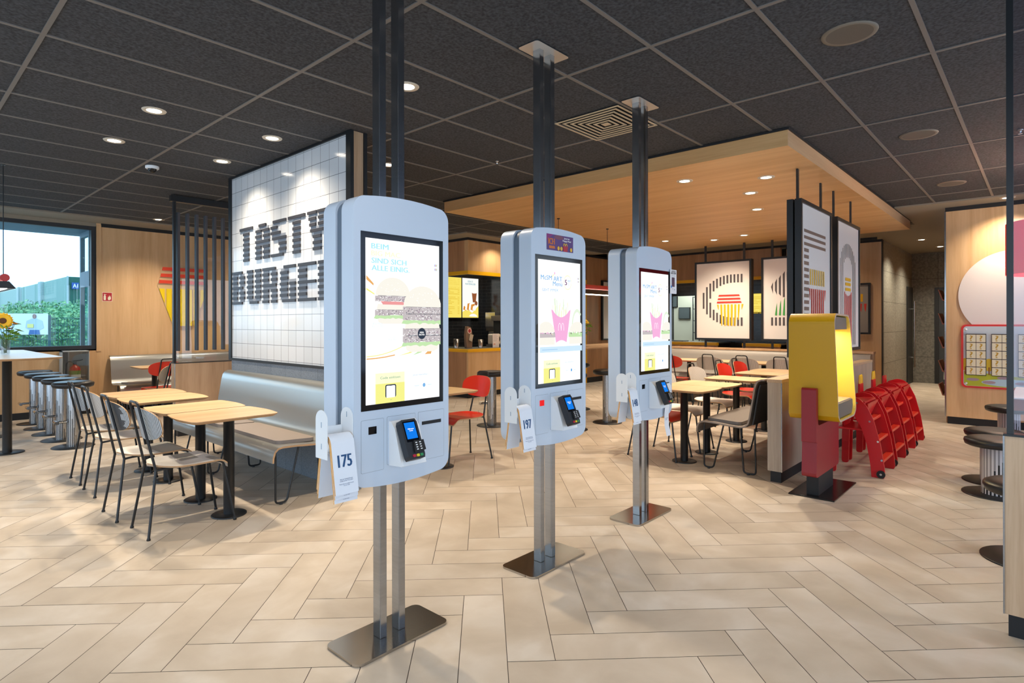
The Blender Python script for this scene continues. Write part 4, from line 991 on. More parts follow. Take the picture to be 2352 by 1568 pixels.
def poster(label, fn_face, fn_back, W, thick, rods, art, zbase):
    """fn_face(u, v, d): u along the poster, d out of the front face"""
    t = thing('framed_poster', label, 'poster', (0, 0, 0), 0, 'framed posters hanging on black rods')
    fb = MB(); ft = .035
    def bx(u0, v0, u1, v1, d0, d1, mb, mi=0):
        P = [fn_face(u, v, d) for u in (u0, u1) for v in (v0, v1) for d in (d0, d1)]
        xs, ys, zs = zip(*P); mb.box(min(xs), min(ys), min(zs), max(xs), max(ys), max(zs), mi)
    for q in ((0, 1.075, W, 1.075 + ft), (0, 2.55 - ft, W, 2.55), (0, 1.11, ft, 2.515), (W - ft, 1.11, W, 2.515)): bx(*q, -.045, .014, fb)
    fb.build('frame', M_BLK, t)
    fb = MB()
    for q in ((0, 1.075, W, 1.075 + ft), (0, 2.55 - ft, W, 2.55), (0, 1.11, ft, 2.515), (W - ft, 1.11, W, 2.515)): bx(*q, -thick, -thick + .055, fb)
    fb.build('rear_frame', M_BLK, t)
    p = MB(); bx(ft - .005, 1.105, W - ft + .005, 2.52, -.006, .0, p); p.build('picture', m_pap, t)
    p = MB(); bx(ft - .005, 1.105, W - ft + .005, 2.52, -thick + .012, -thick + .02, p); p.build('rear_picture', m_pap, t)
    a = Art(lambda u, v, d: fn_face(u, v, d + .0006), .0005); art(a); a.build('print', t)
    for u in rods:
        r = MB(); bx(u - .02, zbase, u + .02, 2.853, -thick * .5 - .008, -thick * .5 + .008, r); r.build('rod', M_BLK, t)
    return t
poster('tall framed poster with brown bars and a striped drink cup, nearest on the divider', lambda u, v, d: (5.78 + u, 1.67 - d, v), None, 1.05, .115, (.13, .90), art_fries_e, .905)
poster('tall framed poster with a thin lined arch, behind the nearest one on the divider', lambda u, v, d: (7.05 + u, 1.67 - d, v), None, 1.05, .115, (.13, .90), art_arch, .905)
poster('framed poster with a striped letter C and fries, above the grey bench', lambda u, v, d: (10.675 - d, 4.968 - u, v), None, 1.07, .10, (.19, .92), art_c, .935)
poster('framed poster with a green striped figure, partly hidden by the tall poster', lambda u, v, d: (10.675 - d, 3.725 - u, v), None, 1.07, .10, (.17, .92), art_two, .935)
def wall_poster(label, fn, W, z0, z1, art):
    t = thing('wall_poster', label, 'poster', (0, 0, 0)); fb = MB(); pp = MB()
    def bx(mb, u0, v0, u1, v1, d0, d1):
        P = [fn(u, v, d) for u in (u0, u1) for v in (v0, v1) for d in (d0, d1)]; xs, ys, zs = zip(*P); mb.box(min(xs), min(ys), min(zs), max(xs), max(ys), max(zs))
    f = .035
    for q in ((0, z0, W, z0 + f), (0, z1 - f, W, z1), (0, z0 + f, f, z1 - f), (W - f, z0 + f, W, z1 - f)): bx(fb, *q, .0, .06)
    fb.build('frame', M_BLK, t); bx(pp, f, z0 + f, W - f, z1 - f, .0, .03); pp.build('picture', mat('grey_poster_paper', '9a938c', .6) if art else m_pap, t)
    if art: a = Art(lambda u, v, d: fn(u, v, d + .031), .0005); art(a); a.build('print', t)
def art_grey(a):
    for k in range(10): x = .20 + k * .078; a.rect(m_iy, x, 1.80, x + .04, 1.95)
    for k in range(11): x = .18 + k * .078; lo = 1.4 if 1 < k < 8 else 1.6; a.poly(m_ir, [(x, 1.76), (x + .045, 1.76), (x + .03, lo), (x + .01, lo + .05)])
wall_poster('grey framed poster on the wood wall behind the tall posters', lambda u, v, d: (12.998 - d, 3.55 - u, v), 1.07, 1.17, 2.16, art_grey)
wall_poster('pale framed poster on the dark wood wall between the middle and farthest kiosks', lambda u, v, d: (11.84 + u, 7.898 - d, v), .72, .98, 2.42, None)

# ================================================================== SLATTED GLASS SCREEN AND WOODEN HALF WALL (left)
t = thing('glass_screen_divider', 'wooden half wall with black framed glass screen and grey slats behind the tables', 'divider', (2.53, 7.93, 0))
box('panel', M_WOODG, 0, 0, .1, 2.6, .13, .905, t); box('cap', M_BLK, -.003, -.003, .905, 2.603, .133, .915, t); box('plinth', M_BLKM, .04, .02, 0, 2.56, .11, .1, t)
box('edge_strip', M_STEEL, -.004, -.002, .1, .003, .0, .905, t)
box('post', M_BLK, .0, .045, .915, .03, .085, H - .006, t); box('head_rail', M_BLK, -.03, .03, 2.915, 2.6, .10, 2.99, t)
box('glass', glass('clear_glass', (.97, .98, .98), .045), .03, .062, .915, 2.6, .068, 2.915, t)
m_sl = mat('slat_dark', '4b4a50', .5)
for k in range(7): m = MB(); x = .045 + k * .108; m.box(x, .03, 1.06, x + .026, .061, 2.785).box(x, .069, 1.06, x + .026, .10, 2.785); m.build('slat', m_sl, t)

# ================================================================== WINDOW WALL OBJECTS
t = thing('fries_wall_art', 'striped red and yellow fries carton relief on the wood wall', 'wall art', (0, YW, 0))
base = [(3.33, 2.36), (3.255, 2.04), (3.49, 1.36), (3.82, 1.36), (4.05, 2.04), (3.99, 2.36)]
MB().prism(base, lambda u, v, d: (u, -d, v), 0, .02).build('backing', mat('birch', 'd8b98c', .5), t)
for z in (2.30, 2.19, 2.08):
    w = (2.36 - z) * .23; MB().prism([(3.335 - w, z), (3.99 + w * .8, z), (3.985 + w * .6, z + .055), (3.345 - w, z + .055)], lambda u, v, d: (u, -d, v), .02, .045).build('red_stripe', mat('relief_red', 'e2452a', .45), t)
for k in range(7):
    x = 3.28 + k * .108; 
    def zo(q): return 2.04 - (q - 3.255) / .235 * .68 if q < 3.49 else (2.04 - (4.05 - q) / .23 * .68 if q > 3.82 else 1.36)
    MB().prism([(x, 1.99), (x + .075, 1.99), (x + .075, min(1.98, zo(x + .075))), (x, min(1.98, zo(x)))][::-1], lambda u, v, d: (u, -d, v), .02, .045).build('yellow_stripe', mat('relief_yellow', 'f0d012', .45), t)
t = thing('fire_sign', 'small red fire extinguisher sign beside the window', 'sign', (2.475, YW - .001, 1.755))
box('plate', mat('sign_edge', 'efe6d0', .5), 0, -.004, 0, .14, 0, .145, t)
a = Art(lambda u, v, d: (u, -.0045 - d, v), .0005); a.rect(mat('sign_red', 'b3202c', .5), .007, .007, .133, .138)
m_sg = MATS['sign_edge']; a.poly(m_sg, rrect(.022, .02, .052, .092, .008)); a.rect(m_sg, .03, .092, .044, .108); a.poly(m_sg, [(.02, .112), (.024, .118), (.06, .113), (.06, .107)])
a.poly(m_sg, [(.08, .025), (.1, .02), (.118, .035), (.12, .06), (.11, .095), (.104, .07), (.098, .1), (.09, .065), (.084, .08), (.078, .05)]); a.build('pictogram', t)
t = thing('extinguisher_box', 'grey box with clear front holding a fire extinguisher below the window', 'cabinet', (2.095, YW - .02, .22))
m = MB(); m.box(-.17, -.005, 0, .17, .0, .77); m.box(-.17, -.2, 0, -.16, 0, .77); m.box(.16, -.2, 0, .17, 0, .77); m.box(-.17, -.2, .755, .17, 0, .77); m.box(-.17, -.2, 0, .17, 0, .015); m.build('housing', mat('box_grey', 'b3b3ae', .5), t)
box('clear_front', glass('acrylic', (.9, .92, .92), .12), -.165, -.202, .01, .165, -.199, .76, t)
t = thing('fire_extinguisher', 'red fire extinguisher inside the grey wall box', 'fire extinguisher', (2.10, YW - .12, .30))
MB().lathe([(.06, 0), (.072, .01), (.072, .40), (.06, .44), (.03, .465), (.022, .48)], n=28).build('cylinder', mat('extinguisher_red', 'c4161c', .3), t)
MB().lathe([(.0728, .2), (.0728, .36)], n=28).build('label_sheet', mat('label_white', 'd8d4cc', .5), t)
MB().lathe([(.0732, .33), (.0732, .39)], n=28).build('label_band', mat('label_green', '6f8f3c', .5), t)
m = MB(); m.box(-.02, -.02, .48, .02, .02, .52); m.tube(fillet([(-.03, 0, .53), (.06, 0, .54), (.10, 0, .55)], .01), .008, 8); m.tube(fillet([(.02, 0, .50), (-.1, 0, .53), (-.11, 0, .35), (-.09, 0, .15)], .05), .009, 8); m.build('valve_and_hose', M_BLKM, t)

# pendant lamps
def pendant(label, p, L, ax, zc, cable_top, cx):
    t = thing('pendant_lamp', label, 'lamp', p)
    D = (1, 0, 0) if ax == 'x' else (0, 1, 0); E = Vector(D) * L / 2; z = Vector((0, 0, 1))
    MB().cyl(-E, E, .038, 24).build('red_tube', mat('lamp_red', 'c23a3a', .4), t)
    S = lambda u, v, d: (d, u, v) if ax == 'x' else (u, d, v)
    MB().strip([(-.085, -.105), (-.03, -.035)], S, -L / 2, L / 2, .004).strip([(.03, -.035), (.085, -.105)], S, -L / 2, L / 2, .004).build('shade', M_BLK, t)
    for s in (-1, 1): MB().prism([(-.085, -.105), (.085, -.105), (.03, -.035), (-.03, -.035)], S, s * L / 2 - .003, s * L / 2 + .003).build('end_cap', M_BLK, t)
    MB().cyl(-E * .96 - z * .085, E * .96 - z * .085, .03, 16).build('light_tube', glow('lamp_tube', 'fff4dc', 9), t)
    for c in cx: q = Vector(D) * c; MB().cyl(q + z * .03, q + z * (cable_top - zc), .004, 8).build('cable', M_BLK, t); MB().cyl(q + z * (cable_top - zc - .012), q + z * (cable_top - zc), .02, 12).build('ceiling_rose', M_BLK, t)
pendant('red tube pendant lamp at the left edge over the window table', (.90, 8.72, 1.86), 2.2, 'y', 1.86, H, (-1.0, 1.0))
pendant('red and bright pendant tube lamp between the middle and farthest kiosks', (7.25, 5.0, 1.93), 1.9, 'x', 1.93, 2.855, (-.8, .43))

# flowers
def flowers(label, x, y, z, sun, h=.34):
    t = thing('flower_vase', label, 'flowers', (x, y, z))
    MB().lathe([(.035, .0), (.042, .01), (.045, .17), (.043, .17), (.04, .012), (.0, .012)], n=24).build('vase', glass('vase_glass', (.93, .95, .95), .14), t)
    random.seed(int(x * 100)); m_st = mat('stem_green', '4d7030', .6); m_lf = mat('leaf_green', '6f9a32', .5)
    pts = []
    for k in range(9):
        a = k * 2.4; r = .03 + .10 * ((k * 37) % 10) / 10; hh = h + .12 * ((k * 53) % 10) / 10 - .05; q = (r * cos(a), r * sin(a), hh); pts.append(q)
        MB().tube([(.01 * cos(a), .01 * sin(a), .02), (.02 * cos(a), .02 * sin(a), .16), q], .0025, 6).build('stem', m_st, t)
    lf = MB()
    for k in range(60):
        a = random.uniform(0, 2 * pi); r = random.uniform(.02, .14); zz = random.uniform(.17, h + .03); c = Vector((r * cos(a), r * sin(a), zz)); d = Vector((cos(a), sin(a), random.uniform(-.6, .7))).normalized() * .05; s = d.cross(Vector((random.random(), random.random(), 1))).normalized() * .018
        lf.add([c - d, c + s, c + d, c - s], [(0, 1, 2, 3)])
    lf.build('foliage', m_lf, t)
    def bloom(c, n, R, col, core, face):
        f = Vector(face).normalized(); a1 = f.orthogonal().normalized(); a2 = f.cross(a1); m = MB(); c = Vector(c)
        for ring in (0, 1):
            for k in range(n):
                t0 = 2 * pi * (k + ring * .5) / n; d = a1 * cos(t0) + a2 * sin(t0); s = a2 * cos(t0) - a1 * sin(t0); w = R * .2; o = c + f * (.004 * ring)
                m.add([o + d * R * .3 - s * w * .6, o + d * R * .72 - s * w + f * .01, o + d * R * (1 - .1 * ring), o + d * R * .72 + s * w + f * .01, o + d * R * .3 + s * w * .6], [(0, 1, 2, 3, 4)])
        b = m.build('bloom', col, t)
        MB().cyl(c, c + f * .012, R * .38, 20, r1=R * .3).build('centre', core, b)
    toc = Vector((-x, -y, 0)).normalized()
    if sun:
        bloom((toc.x * .10 - toc.y * -.02, toc.y * .10, h + .04), 18, .095, mat('sunflower', 'f5bb12', .5), mat('seed_brown', '5a3412', .7), (toc.x, toc.y, .15))
        for k, q in enumerate(pts[:6]): bloom(q, 7, .04, (mat('petal_red', 'c02a3a', .5), mat('petal_orange', 'e88a1c', .5))[k % 2], MATS['petal_orange'] if 'petal_orange' in MATS else M_YEL, (q[0], q[1], .3))
    else:
        for k, q in enumerate(pts[:7]): bloom(q, 8, .055, mat('petal_yellow', 'f0c21e', .5), mat('seed_ochre', 'c98a1a', .7), (q[0] + toc.x * .1, q[1] + toc.y * .1, .2))
flowers('glass vase with sunflower and small red blossoms on the window table', 1.02, 8.62, 1.055, True)
flowers('yellow flowers in a vase behind the right edge of the middle kiosk', 7.30, 5.22, 1.055, False)

# ================================================================== YELLOW GAME STAND
t = thing('game_stand', 'yellow lit display box on a red stand and black foot plate beside the divider', 'display stand', (0, 0, 0))
# shell: rounded outline in the X-Z plane, a little narrower at the top
so = [(5.09, .66), (5.13, .615), (5.60, .615), (5.67, .66), (5.67, .73), (5.55, 1.40), (5.50, 1.465), (5.10, 1.475), (5.05, 1.42)]
so = [tuple(p) for p in fillet([Vector((*p, 0)).xy.to_3d() for p in so] + [Vector((5.09, .66, 0))], .03, 3)]
so = [(p[0], p[1]) for p in so][:-1]
cx_, cz_ = 5.36, 1.04
si = [(cx_ + (x - cx_) * .955, cz_ + (z - cz_) * .967) for x, z in so]
def ring(y0, y1, fn, o, i, mb, mo, mi_, me):
    n = len(o)
    def fx(p, y): k = (1.475 - p[1]) / .86; return (p[0], y + (-.022 * k if y < 1.4 else .015 * k), p[1])
    vs = [fx(p, y0) for p in o] + [fx(p, y1) for p in o] + [fx(p, y0) for p in i] + [fx(p, y1) for p in i]
    for a in range(n):
        b = (a + 1) % n
        mb.add([vs[a], vs[b], vs[n + b], vs[n + a]], [(0, 1, 2, 3)], mo, True); mb.add([vs[2 * n + a], vs[3 * n + a], vs[3 * n + b], vs[2 * n + b]], [(0, 1, 2, 3)], mi_, True)
        mb.add([vs[a], vs[2 * n + a], vs[2 * n + b], vs[b]], [(0, 1, 2, 3)], me); mb.add([vs[n + a], vs[n + b], vs[3 * n + b], vs[3 * n + a]], [(0, 1, 2, 3)], me)
m_gy = mat('stand_yellow', 'c89a02', .38); m_gi = mat('stand_yellow_lit_inside', 'f6d560', .4); m_ge = mat('ply_light', 'b79c86', .5)  # inside yellow is paler than the shell; its lit look is put into the colour
r = MB(); ring(1.212, 1.545, None, so, si, r, 0, 1, 2); r.build('shell', [m_gy, m_gi, m_ge], t)
m_gg = mat('stand_grey', '6a6058', .5)
MB().prism([(5.10, 1.345), (5.525, 1.345), (5.505, 1.44), (5.10, 1.45)], XZ, 1.23, 1.52).build('top_block', m_gg, t)
MB().prism([(5.14, .64), (5.60, .64), (5.635, .70), (5.625, .755), (5.13, .755)], XZ, 1.21, 1.52).build('bottom_block', m_gg, t)
box('shelf', m_ge, 5.13, 1.22, .755, 5.62, 1.52, .765, t); box('rear_panel', m_gi, 5.09, 1.50, .765, 5.60, 1.51, 1.345, t)
for k in range(7): box('ridge', m_gi, 5.14, 1.485, .82 + k * .07, 5.50, 1.50, .832 + k * .07, t)
MB().box(5.20, 1.30, 1.338, 5.45, 1.34, 1.345).build('light_strip', glow('stand_lamp', 'ffe9a8', 16), t)
MB().prism(fillet([Vector(p).to_3d() for p in ((5.035, .20), (5.07, .17), (5.69, .17), (5.72, .21), (5.71, .60), (5.08, .60), (5.08, .87), (5.055, .895), (5.03, .87))], .03, 3), lambda u, v, d: (u, d, v), 1.335, 1.44).build('red_stand', mat('stand_red', '8f1a24', .42), t) if 0 else None
rp = [(p.x, p.y) for p in fillet([Vector((x, z, 0)) for x, z in ((5.05, .45), (5.03, .17), (5.71, .17), (5.71, .58), (5.08, .58), (5.085, .88), (5.028, .88), (5.03, .45))], .035, 4)]
MB().prism(rp, XZ, 1.335, 1.445).build('red_stand', mat('stand_red', '8f1a24', .42), t, .004, 2)
_l = bpy.data.lights.new('stand_light', 'AREA'); _l.shape = 'RECTANGLE'; _l.size = .28; _l.size_y = .08; _l.energy = 6; _l.color = (1, .88, .6)
_lo = bpy.data.objects.new('stand_light', _l); COL.objects.link(_lo); _lo.parent = t; _lo.location = (5.32, 1.36, 1.33)
box('neck', M_BLKM, 5.13, 1.345, .01, 5.56, 1.435, .18, t); box('foot_plate', mat('black_gloss_plate', '15110f', .22), 5.06, 1.215, 0, 5.78, 1.555, .011, t, .002)

# ================================================================== CHILDREN'S HIGH CHAIRS
m_hc = mat('highchair_red', 'c8141c', .28); m_hcd = mat('highchair_rung', 'dd3a22', .35)
def highchair(label, x, loops=True, group='red high chairs stored in a row'):
    t = thing('high_chair', label, 'high chair', (x, 1.28, 0), 0, group)
    side = [(-.115, 0), (-.105, .12), (-.075, .30), (-.03, .45), (.03, .55), (.09, .585), (.135, .54), (.165, .40), (.175, 0), (.235, 0), (.232, .30), (.215, .52), (.19, .62), (.14, .685), (.05, .715), (-.02, .70), (-.075, .64), (-.13, .52), (-.185, .30), (-.215, .10), (-.22, .02), (-.21, 0)]
    side = [(p.x, p.y) for p in fillet([Vector((a, b, 0)) for a, b in side], .02, 2)]
    for s in (-.245, .225): MB().prism(side, lambda u, v, d: (d, u, v), s, s + .02).build('side_panel', m_hc, t, .003, 1)
    for z, y in ((.145, -.175), (.325, -.135), (.50, -.075)): MB().box(-.225, y - .03, z - .012, .225, y + .03, z + .012).build('rung', m_hcd, t, .003, 1)
    MB().box(-.225, -.04, .405, .225, .17, .42).build('seat', m_hc, t, .003, 1)
    MB().prism([(-.225, -.06), (.225, -.06), (.19, .03), (.03, .09), (-.03, .09), (-.19, .03)], XY, .655, .675).build('tray', m_hc, t, .003, 1)
    MB().prism([(-.225, .655), (.225, .655), (.02, .50), (-.02, .50)][::-1], lambda u, v, d: (u, -.085 + (v - .655) * -.25 + d, v), 0, .012).build('front_panel', m_hc, t, .003, 1)
    MB().prism([(-.11, .42), (.11, .42), (.075, .765), (-.075, .765)], XZ, .135, .153).build('backrest', m_hc, t, .003, 1)
    if loops:
        f = MB()
        for k in (-1, 0): f.tube(fillet([(k * .072 + .006, .144, .74), (k * .066 + .012, .144, .83), (k * .066 + .033, .144, .855), (k * .066 + .054, .144, .83), (k * .072 + .066, .144, .74)], .02, 3), .0085, 8)
        for k in range(4): f.box(-.075 + k * .043, .130, .62, -.060 + k * .043, .135, .66)
        f.build('yellow_top', mat('highchair_yellow', 'f1bb16', .35), t)
    for s in (-.262, .245): w = MB().cyl((s, -.19, .036), (s + .016, -.19, .036), .034, 24).build('wheel', M_BLKM, t); MB().cyl((s - .001, -.19, .036), (s + .017, -.19, .036), .010, 12).build('hub', M_CHROME, w)
    for s in (-.2475, .2452):
        b = MB()
        for y, z in ((-.195, .16), (-.165, .325), (-.10, .50), (.0, .66)): b.cyl((s - .0, y, z), (s + .003, y, z), .009, 12)
        b.build('bolt_heads', M_CHROME, t)
for k, lb in enumerate(('red high chair nearest the camera, its full side panel and wheel in view', 'red high chair second in the row, with a yellow looped top above its back', 'red high chair third in the row, its yellow looped top farther right', 'red high chair farthest back, at the far right end of the row')):
    highchair(lb, 6.365 + k * .61, k < 3)

# ================================================================== RIGHT SIDE
MB().lathe([(.587, 0), (.587, .012)], n=96).xf(lambda x, y, z: (10.05 - z, .29 + x, 1.76 + y))
o = MB().lathe([(0, .0), (.587, .0), (.587, .012), (0, .012)], n=96, smooth=False).xf(lambda x, y, z: (10.049 - z, .29 + x, 1.76 + y)).build('wall_disc', mat('disc_white', 'e9ddd8', .6)); tag(o, 'big white disc on the wood wall above the question mark board', 'wall decoration')
t = thing('memory_game_board', 'wall game board with red rounded frame and rows of question mark tiles', 'game', (10.05, 0, 0))
BX = lambda u, v, d: (-d, u, v)
MB().prism(rrect(-.80, .515, .845, 1.37, .055), BX, .001, .028).build('frame', mat('board_red', 'd92c22', .35), t, .004, 2)
a = Art(lambda u, v, d: (-.0285 - d, u, v), .0005)
m_sky = mat('board_sky', 'c9d3da', .5); m_lawn = mat('board_lawn', 'b7bf2f', .5); m_lake = mat('board_lake', 'b9d7e4', .5); m_tree = mat('board_tree', 'dfc02e', .5); m_trunk = mat('board_trunk', '8a4a28', .6); m_rock = mat('board_rock', 'a8939c', .6)
a.poly(m_sky, rrect(-.775, .54, .82, 1.345, .04)); a.poly(m_lawn, [(.815, .74), (.815, .58), (.78, .542), (-.74, .542), (-.77, .6), (-.77, .72), (0, .66)][::-1])
a.poly(m_lake, ell(.30, .60, .33, .05, 24)); a.poly(m_lake, ell(-.3, .62, .25, .04, 24))
a.clip = (-.775, .82)
for y in (.80, .55, .02, -.3): a.poly(m_tree, ell(y, .83, .055, .085, 16)); a.rect(m_trunk, y - .006, .70, y + .006, .80)
for y, z in ((.72, .63), (.55, .60), (.40, .665), (.22, .60)): a.poly(m_rock, ell(y, z, .07, .02, 12))
a.build('scenery', t)
for b, yb in enumerate((.79, .523, .256, -.011, -.278, -.545)):
    bk = box('tile_rack', mat('rack_black', '2a1c18', .5), -.05, yb - .213, .688, -.0285, yb, 1.245, t)
    for c in range(2):
        for r_ in range(5):
            y1 = yb - .005 - c * .1035; z0 = .696 + r_ * .1095
            tl = box('question_tile', mat('tile_cream', 'e8dfc0', .5), -.056, y1 - .0985, z0, -.050, y1, z0 + .1, bk)
            qa = Art(lambda u, v, d, y1=y1, z0=z0: (-.0562 - d, y1 - u, z0 + v), .0003); qa.text(mat('tile_gold', 'c29a36', .5), '?', .034, .014, .068, .088, .05); q = qa.build('question_mark', bk)
for y, z in ((.79, 1.30), (.79, .575)): MB().lathe([(.0, 0), (.014, .0), (.014, .01), (0, .012)], n=14).xf(lambda x, yy, zz: (-.029 - zz, y + x, z + yy)).build('fixing_cap', M_WHITE2, t)
# black framed glass partition on the right
t = thing('glass_partition', 'wood half wall with black post and glass at the right edge', 'divider', (3.42, 0, 0))
box('panel', wood('grey_oak_panel_x', 'c9ab8c', 'ab8a69', 'z', fine=1.6), 0, -2.4, .1, .045, .137, .895, t); box('cap', M_BLK, -.006, -2.4, .895, .055, .139, .905, t); box('plinth', M_BLKM, .012, -2.4, 0, .035, .122, .1, t)
box('edge_strip', M_STEEL, -.004, .134, .1, .0, .140, .895, t); box('post', M_BLK, .0, .103, .905, .035, .127, H - .006, t)
box('glass', glass('partition_glass', (.86, .86, .92), .05), .014, -2.4, .907, .022, .103, H - .006, t)
PS = stool_proto('round padded play stool farthest right behind the black post', .215, .10, .23, .46, False, 'play_stool', [mat('ribbed_white', 'cdcbd0', .45), M_BLK, mat('ribbed_groove', '8f8d92', .5)]); PS['group'] = 'round padded stools on the right'; PS.location = (8.62, .30, 0)
for x, y, lb in ((6.65, .33, 'low padded stool with ribbed drum, the farther of the two touching ones'), (6.17, .292, 'low padded stool with ribbed drum, the nearer of the two touching ones'), (4.58, .07, 'low padded stool mostly hidden by the wood panel at the right edge')): dup(PS, (x, y, 0), 0, lb)
t = thing('play_table', 'play table with white top and red brown body behind the black post', 'table', (7.25, -.05, 0))
box('top', M_WHITE2, -.25, -.5, .70, .9, .28, .72, t, .01); box('body', mat('red_brown', '8f4a30', .5), -.25, -.5, .60, .9, .28, .70, t); box('pedestal', M_BLKM, .1, -.3, 0, .5, .1, .60, t)
t = thing('red_lamp_shade', 'hanging red drum lamp shade cut by the black post at right', 'lamp', (7.58, -.15, 1.86))
m = MB(); m.lathe([(.44, 0), (.44, .5)], n=56); m.m = [0] * len(m.m); m.f = [f for f in m.f if len(f) < 10]; m.m = m.m[:len(m.f)]; m.sm = m.sm[:len(m.f)]; m.build('shade', mat('lamp_shade_red', 'd8202a', .5, emis='ff2a20', es=.35), t)
MB().cyl((0, 0, .5), (0, 0, H - 1.87), .005, 8).build('cable', M_BLK, t); MB().lathe([(0, .24), (.05, .27), (.05, .34), (0, .38)], n=20).build('bulb', glow('bulb', 'ffd9a0', 12), t)
_l = bpy.data.lights.new('bulb_light', 'POINT'); _l.energy = 55; _l.color = (1, .8, .55); _l.shadow_soft_size = .06; _lo = bpy.data.objects.new('bulb_light', _l); COL.objects.link(_lo); _lo.parent = t; _lo.location = (0, 0, .44)
for s in range(3): a_ = s * 2 * pi / 3; MB().cyl((0, 0, .48), (.44 * cos(a_), .44 * sin(a_), .48), .004, 6).build('spoke', M_BLK, t)
# leaflet rack at the wood block's side
t = thing('leaflet_rack', 'tall narrow leaflet rack on the passage side of the wood block', 'rack', (10.35, 1.03, 0))
box('back', mat('rack_brown', '6b4a36', .5), 0, -.005, .25, .5, .01, 2.0, t)
for k in range(5):
    z = .35 + k * .34; MB().prism([(.01, z), (.06, z), (.11, z + .16), (.10, z + .16), (.05, z + .015), (.01, z + .015)], lambda u, v, d: (d, u, v), .02, .48).build('pocket', mat('pocket_copper', 'a8684a', .4), t)
o = MB().lathe([(0, 0), (.30, 0), (.30, .03), (0, .03)], n=40, smooth=False).xf(lambda x, y, z: (11.3 + x, 1.025 + z, 2.2 + y)).build('round_sign', mat('sign_orange', 'b0702e', .5)); tag(o, 'round ochre disc on the passage wall above the leaflet rack', 'sign')

# ================================================================== CAFE COUNTER
t = thing('cafe_counter', 'wood fronted cafe counter with yellow edged top between the nearest and middle kiosks', 'counter', (7.456, 7.896, 0))
m = MB(); m.box(0, 0, .1, 2.18, .04, .855).box(0, .04, .1, .04, 1.78, .855, 1); m.build('front', [M_WOODW, M_WOODD], t)
MB().box(-.015, -.015, .855, 2.18, .65, .912).box(-.015, .65, .855, .65, 1.78, .912).build('counter_top', M_YEL, t)
MB().box(.03, .03, .912, 2.17, .63, .918).box(.03, .63, .912, .63, 1.77, .918).build('steel_inlay', mat('dark_steel', '6c6f70', .3, .8), t)
box('plinth', M_BLKM, .03, .03, 0, 2.18, .06, .1, t)
# menu boards
def menu(label, fn, W, z0, z1, art):
    t = thing('menu_screen', label, 'screen', (0, 0, 0)); P = [fn(u, v, d) for u in (0, W) for v in (z0, z1) for d in (0, .05)]; xs, ys, zs = zip(*P)
    box('casing', M_BLKM, min(xs), min(ys), min(zs), max(xs), max(ys), max(zs), t); a = Art(lambda u, v, d: fn(u, v, d + .051), .0005); art(a, W, z0, z1); a.build('display', t)
g_my = glow('menu_yellow', 'fbe46a', 1.0); g_mw = glow('menu_white', 'fbfbf4', 1.05); g_mo = glow('menu_orange', 'e8963a', .9); g_mb = glow('menu_brown', 'a8623c', .8); g_md = glow('menu_text', 'e5b820', .9); g_mc = glow('menu_blue_text', '86b8c8', .9)
def art_list(a, W, z0, z1):
    a.rect(g_my, .01, z0 + .01, W - .01, z1 - .01); random.seed(5)
    for k in range(22):
        z = z1 - .06 - k * .036
        if k % 6 == 4: continue
        a.rect(g_md, .06, z, .06 + random.uniform(.15, .4), z + .012, False); a.rect(g_md, W - .12, z, W - .07, z + .012, False)
def art_croissant(a, W, z0, z1):
    a.rect(g_mw, .01, z0 + .01, W - .01, z1 - .01); a.text(g_mc, 'EISKALTE\nMUNTERMACHER', .1, z1 - .16, W - .1, z1 - .06, .02)
    a.poly(g_mb, [(W * .58, z1 - .33), (W * .88, z1 - .33), (W * .82, z1 - .55), (W * .64, z1 - .55)]); a.poly(g_mw, ell(W * .73, z1 - .33, W * .15, .018, 16))
    a.poly(g_my, [(.01, z0 + .01), (W - .01, z0 + .01), (W - .01, z0 + .28), (W * .6, z0 + .12), (W * .3, z0 + .20), (.01, z0 + .14)]); a.poly(g_mw, ell(W * .66, z0 + .03, W * .24, .07, 20, 0, pi))
    for k in range(6): x = W * (.14 + k * .11); a.poly(g_mo if k % 2 == 0 else g_mw, [(x - .04, z0 + .19), (x + .05, z0 + .17), (x + .02 + .02 * k, z0 + .19 + .16 * sin(pi * (k + 1.2) / 8)), (x - .02, z0 + .20 + .13 * sin(pi * (k + 1.5) / 8))])
    a.poly(g_mb, ell(W * .84, z0 + .34, W * .085, .05, 18))
menu('yellow menu board with price list above the cafe counter', lambda u, v, d: (8.35 + u, 9.69 - d, v), .56, 1.51, 2.42, art_list)
menu('white menu board with croissant picture above the cafe counter', lambda u, v, d: (8.92 + u, 9.69 - d, v), .52, 1.51, 2.42, art_croissant)
# things on the counter
m_cup = mat('cup_steel', 'b5aca2', .25, .9)
for x, y, h, r, lb in ((7.62, 8.40, .17, .055, 'steel cup on the left end of the cafe counter'), (8.02, 8.14, .16, .05, 'ridged steel beaker right of the paper bag on the counter')):
    o = MB().lathe([(r * .85, 0), (r, h), (r - .004, h), (r * .8, .006), (0, .006)], (x, y, .918), 28).build('steel_cup', m_cup); tag(o, lb, 'cup')
t = thing('paper_bag', 'brown paper bag with round red and white lid picture on the cafe counter', 'bag', (7.80, 8.25, .918))
MB().prism([(-.07, 0), (.07, 0), (.085, .22), (.04, .40), (-.06, .42), (-.09, .25)], XZ, -.03, .03).build('bag', mat('kraft', '8a6d55', .7), t, .01, 2); MB().cyl((.0, -.034, .33), (0, -.03, .33), .055, 24).build('round_label', mat('label_pink', 'e3c4b8', .5), t); MB().cyl((.0, -.036, .33), (0, -.034, .33), .035, 20).build('red_spot', mat('label_red', 'b33a34', .5), t)
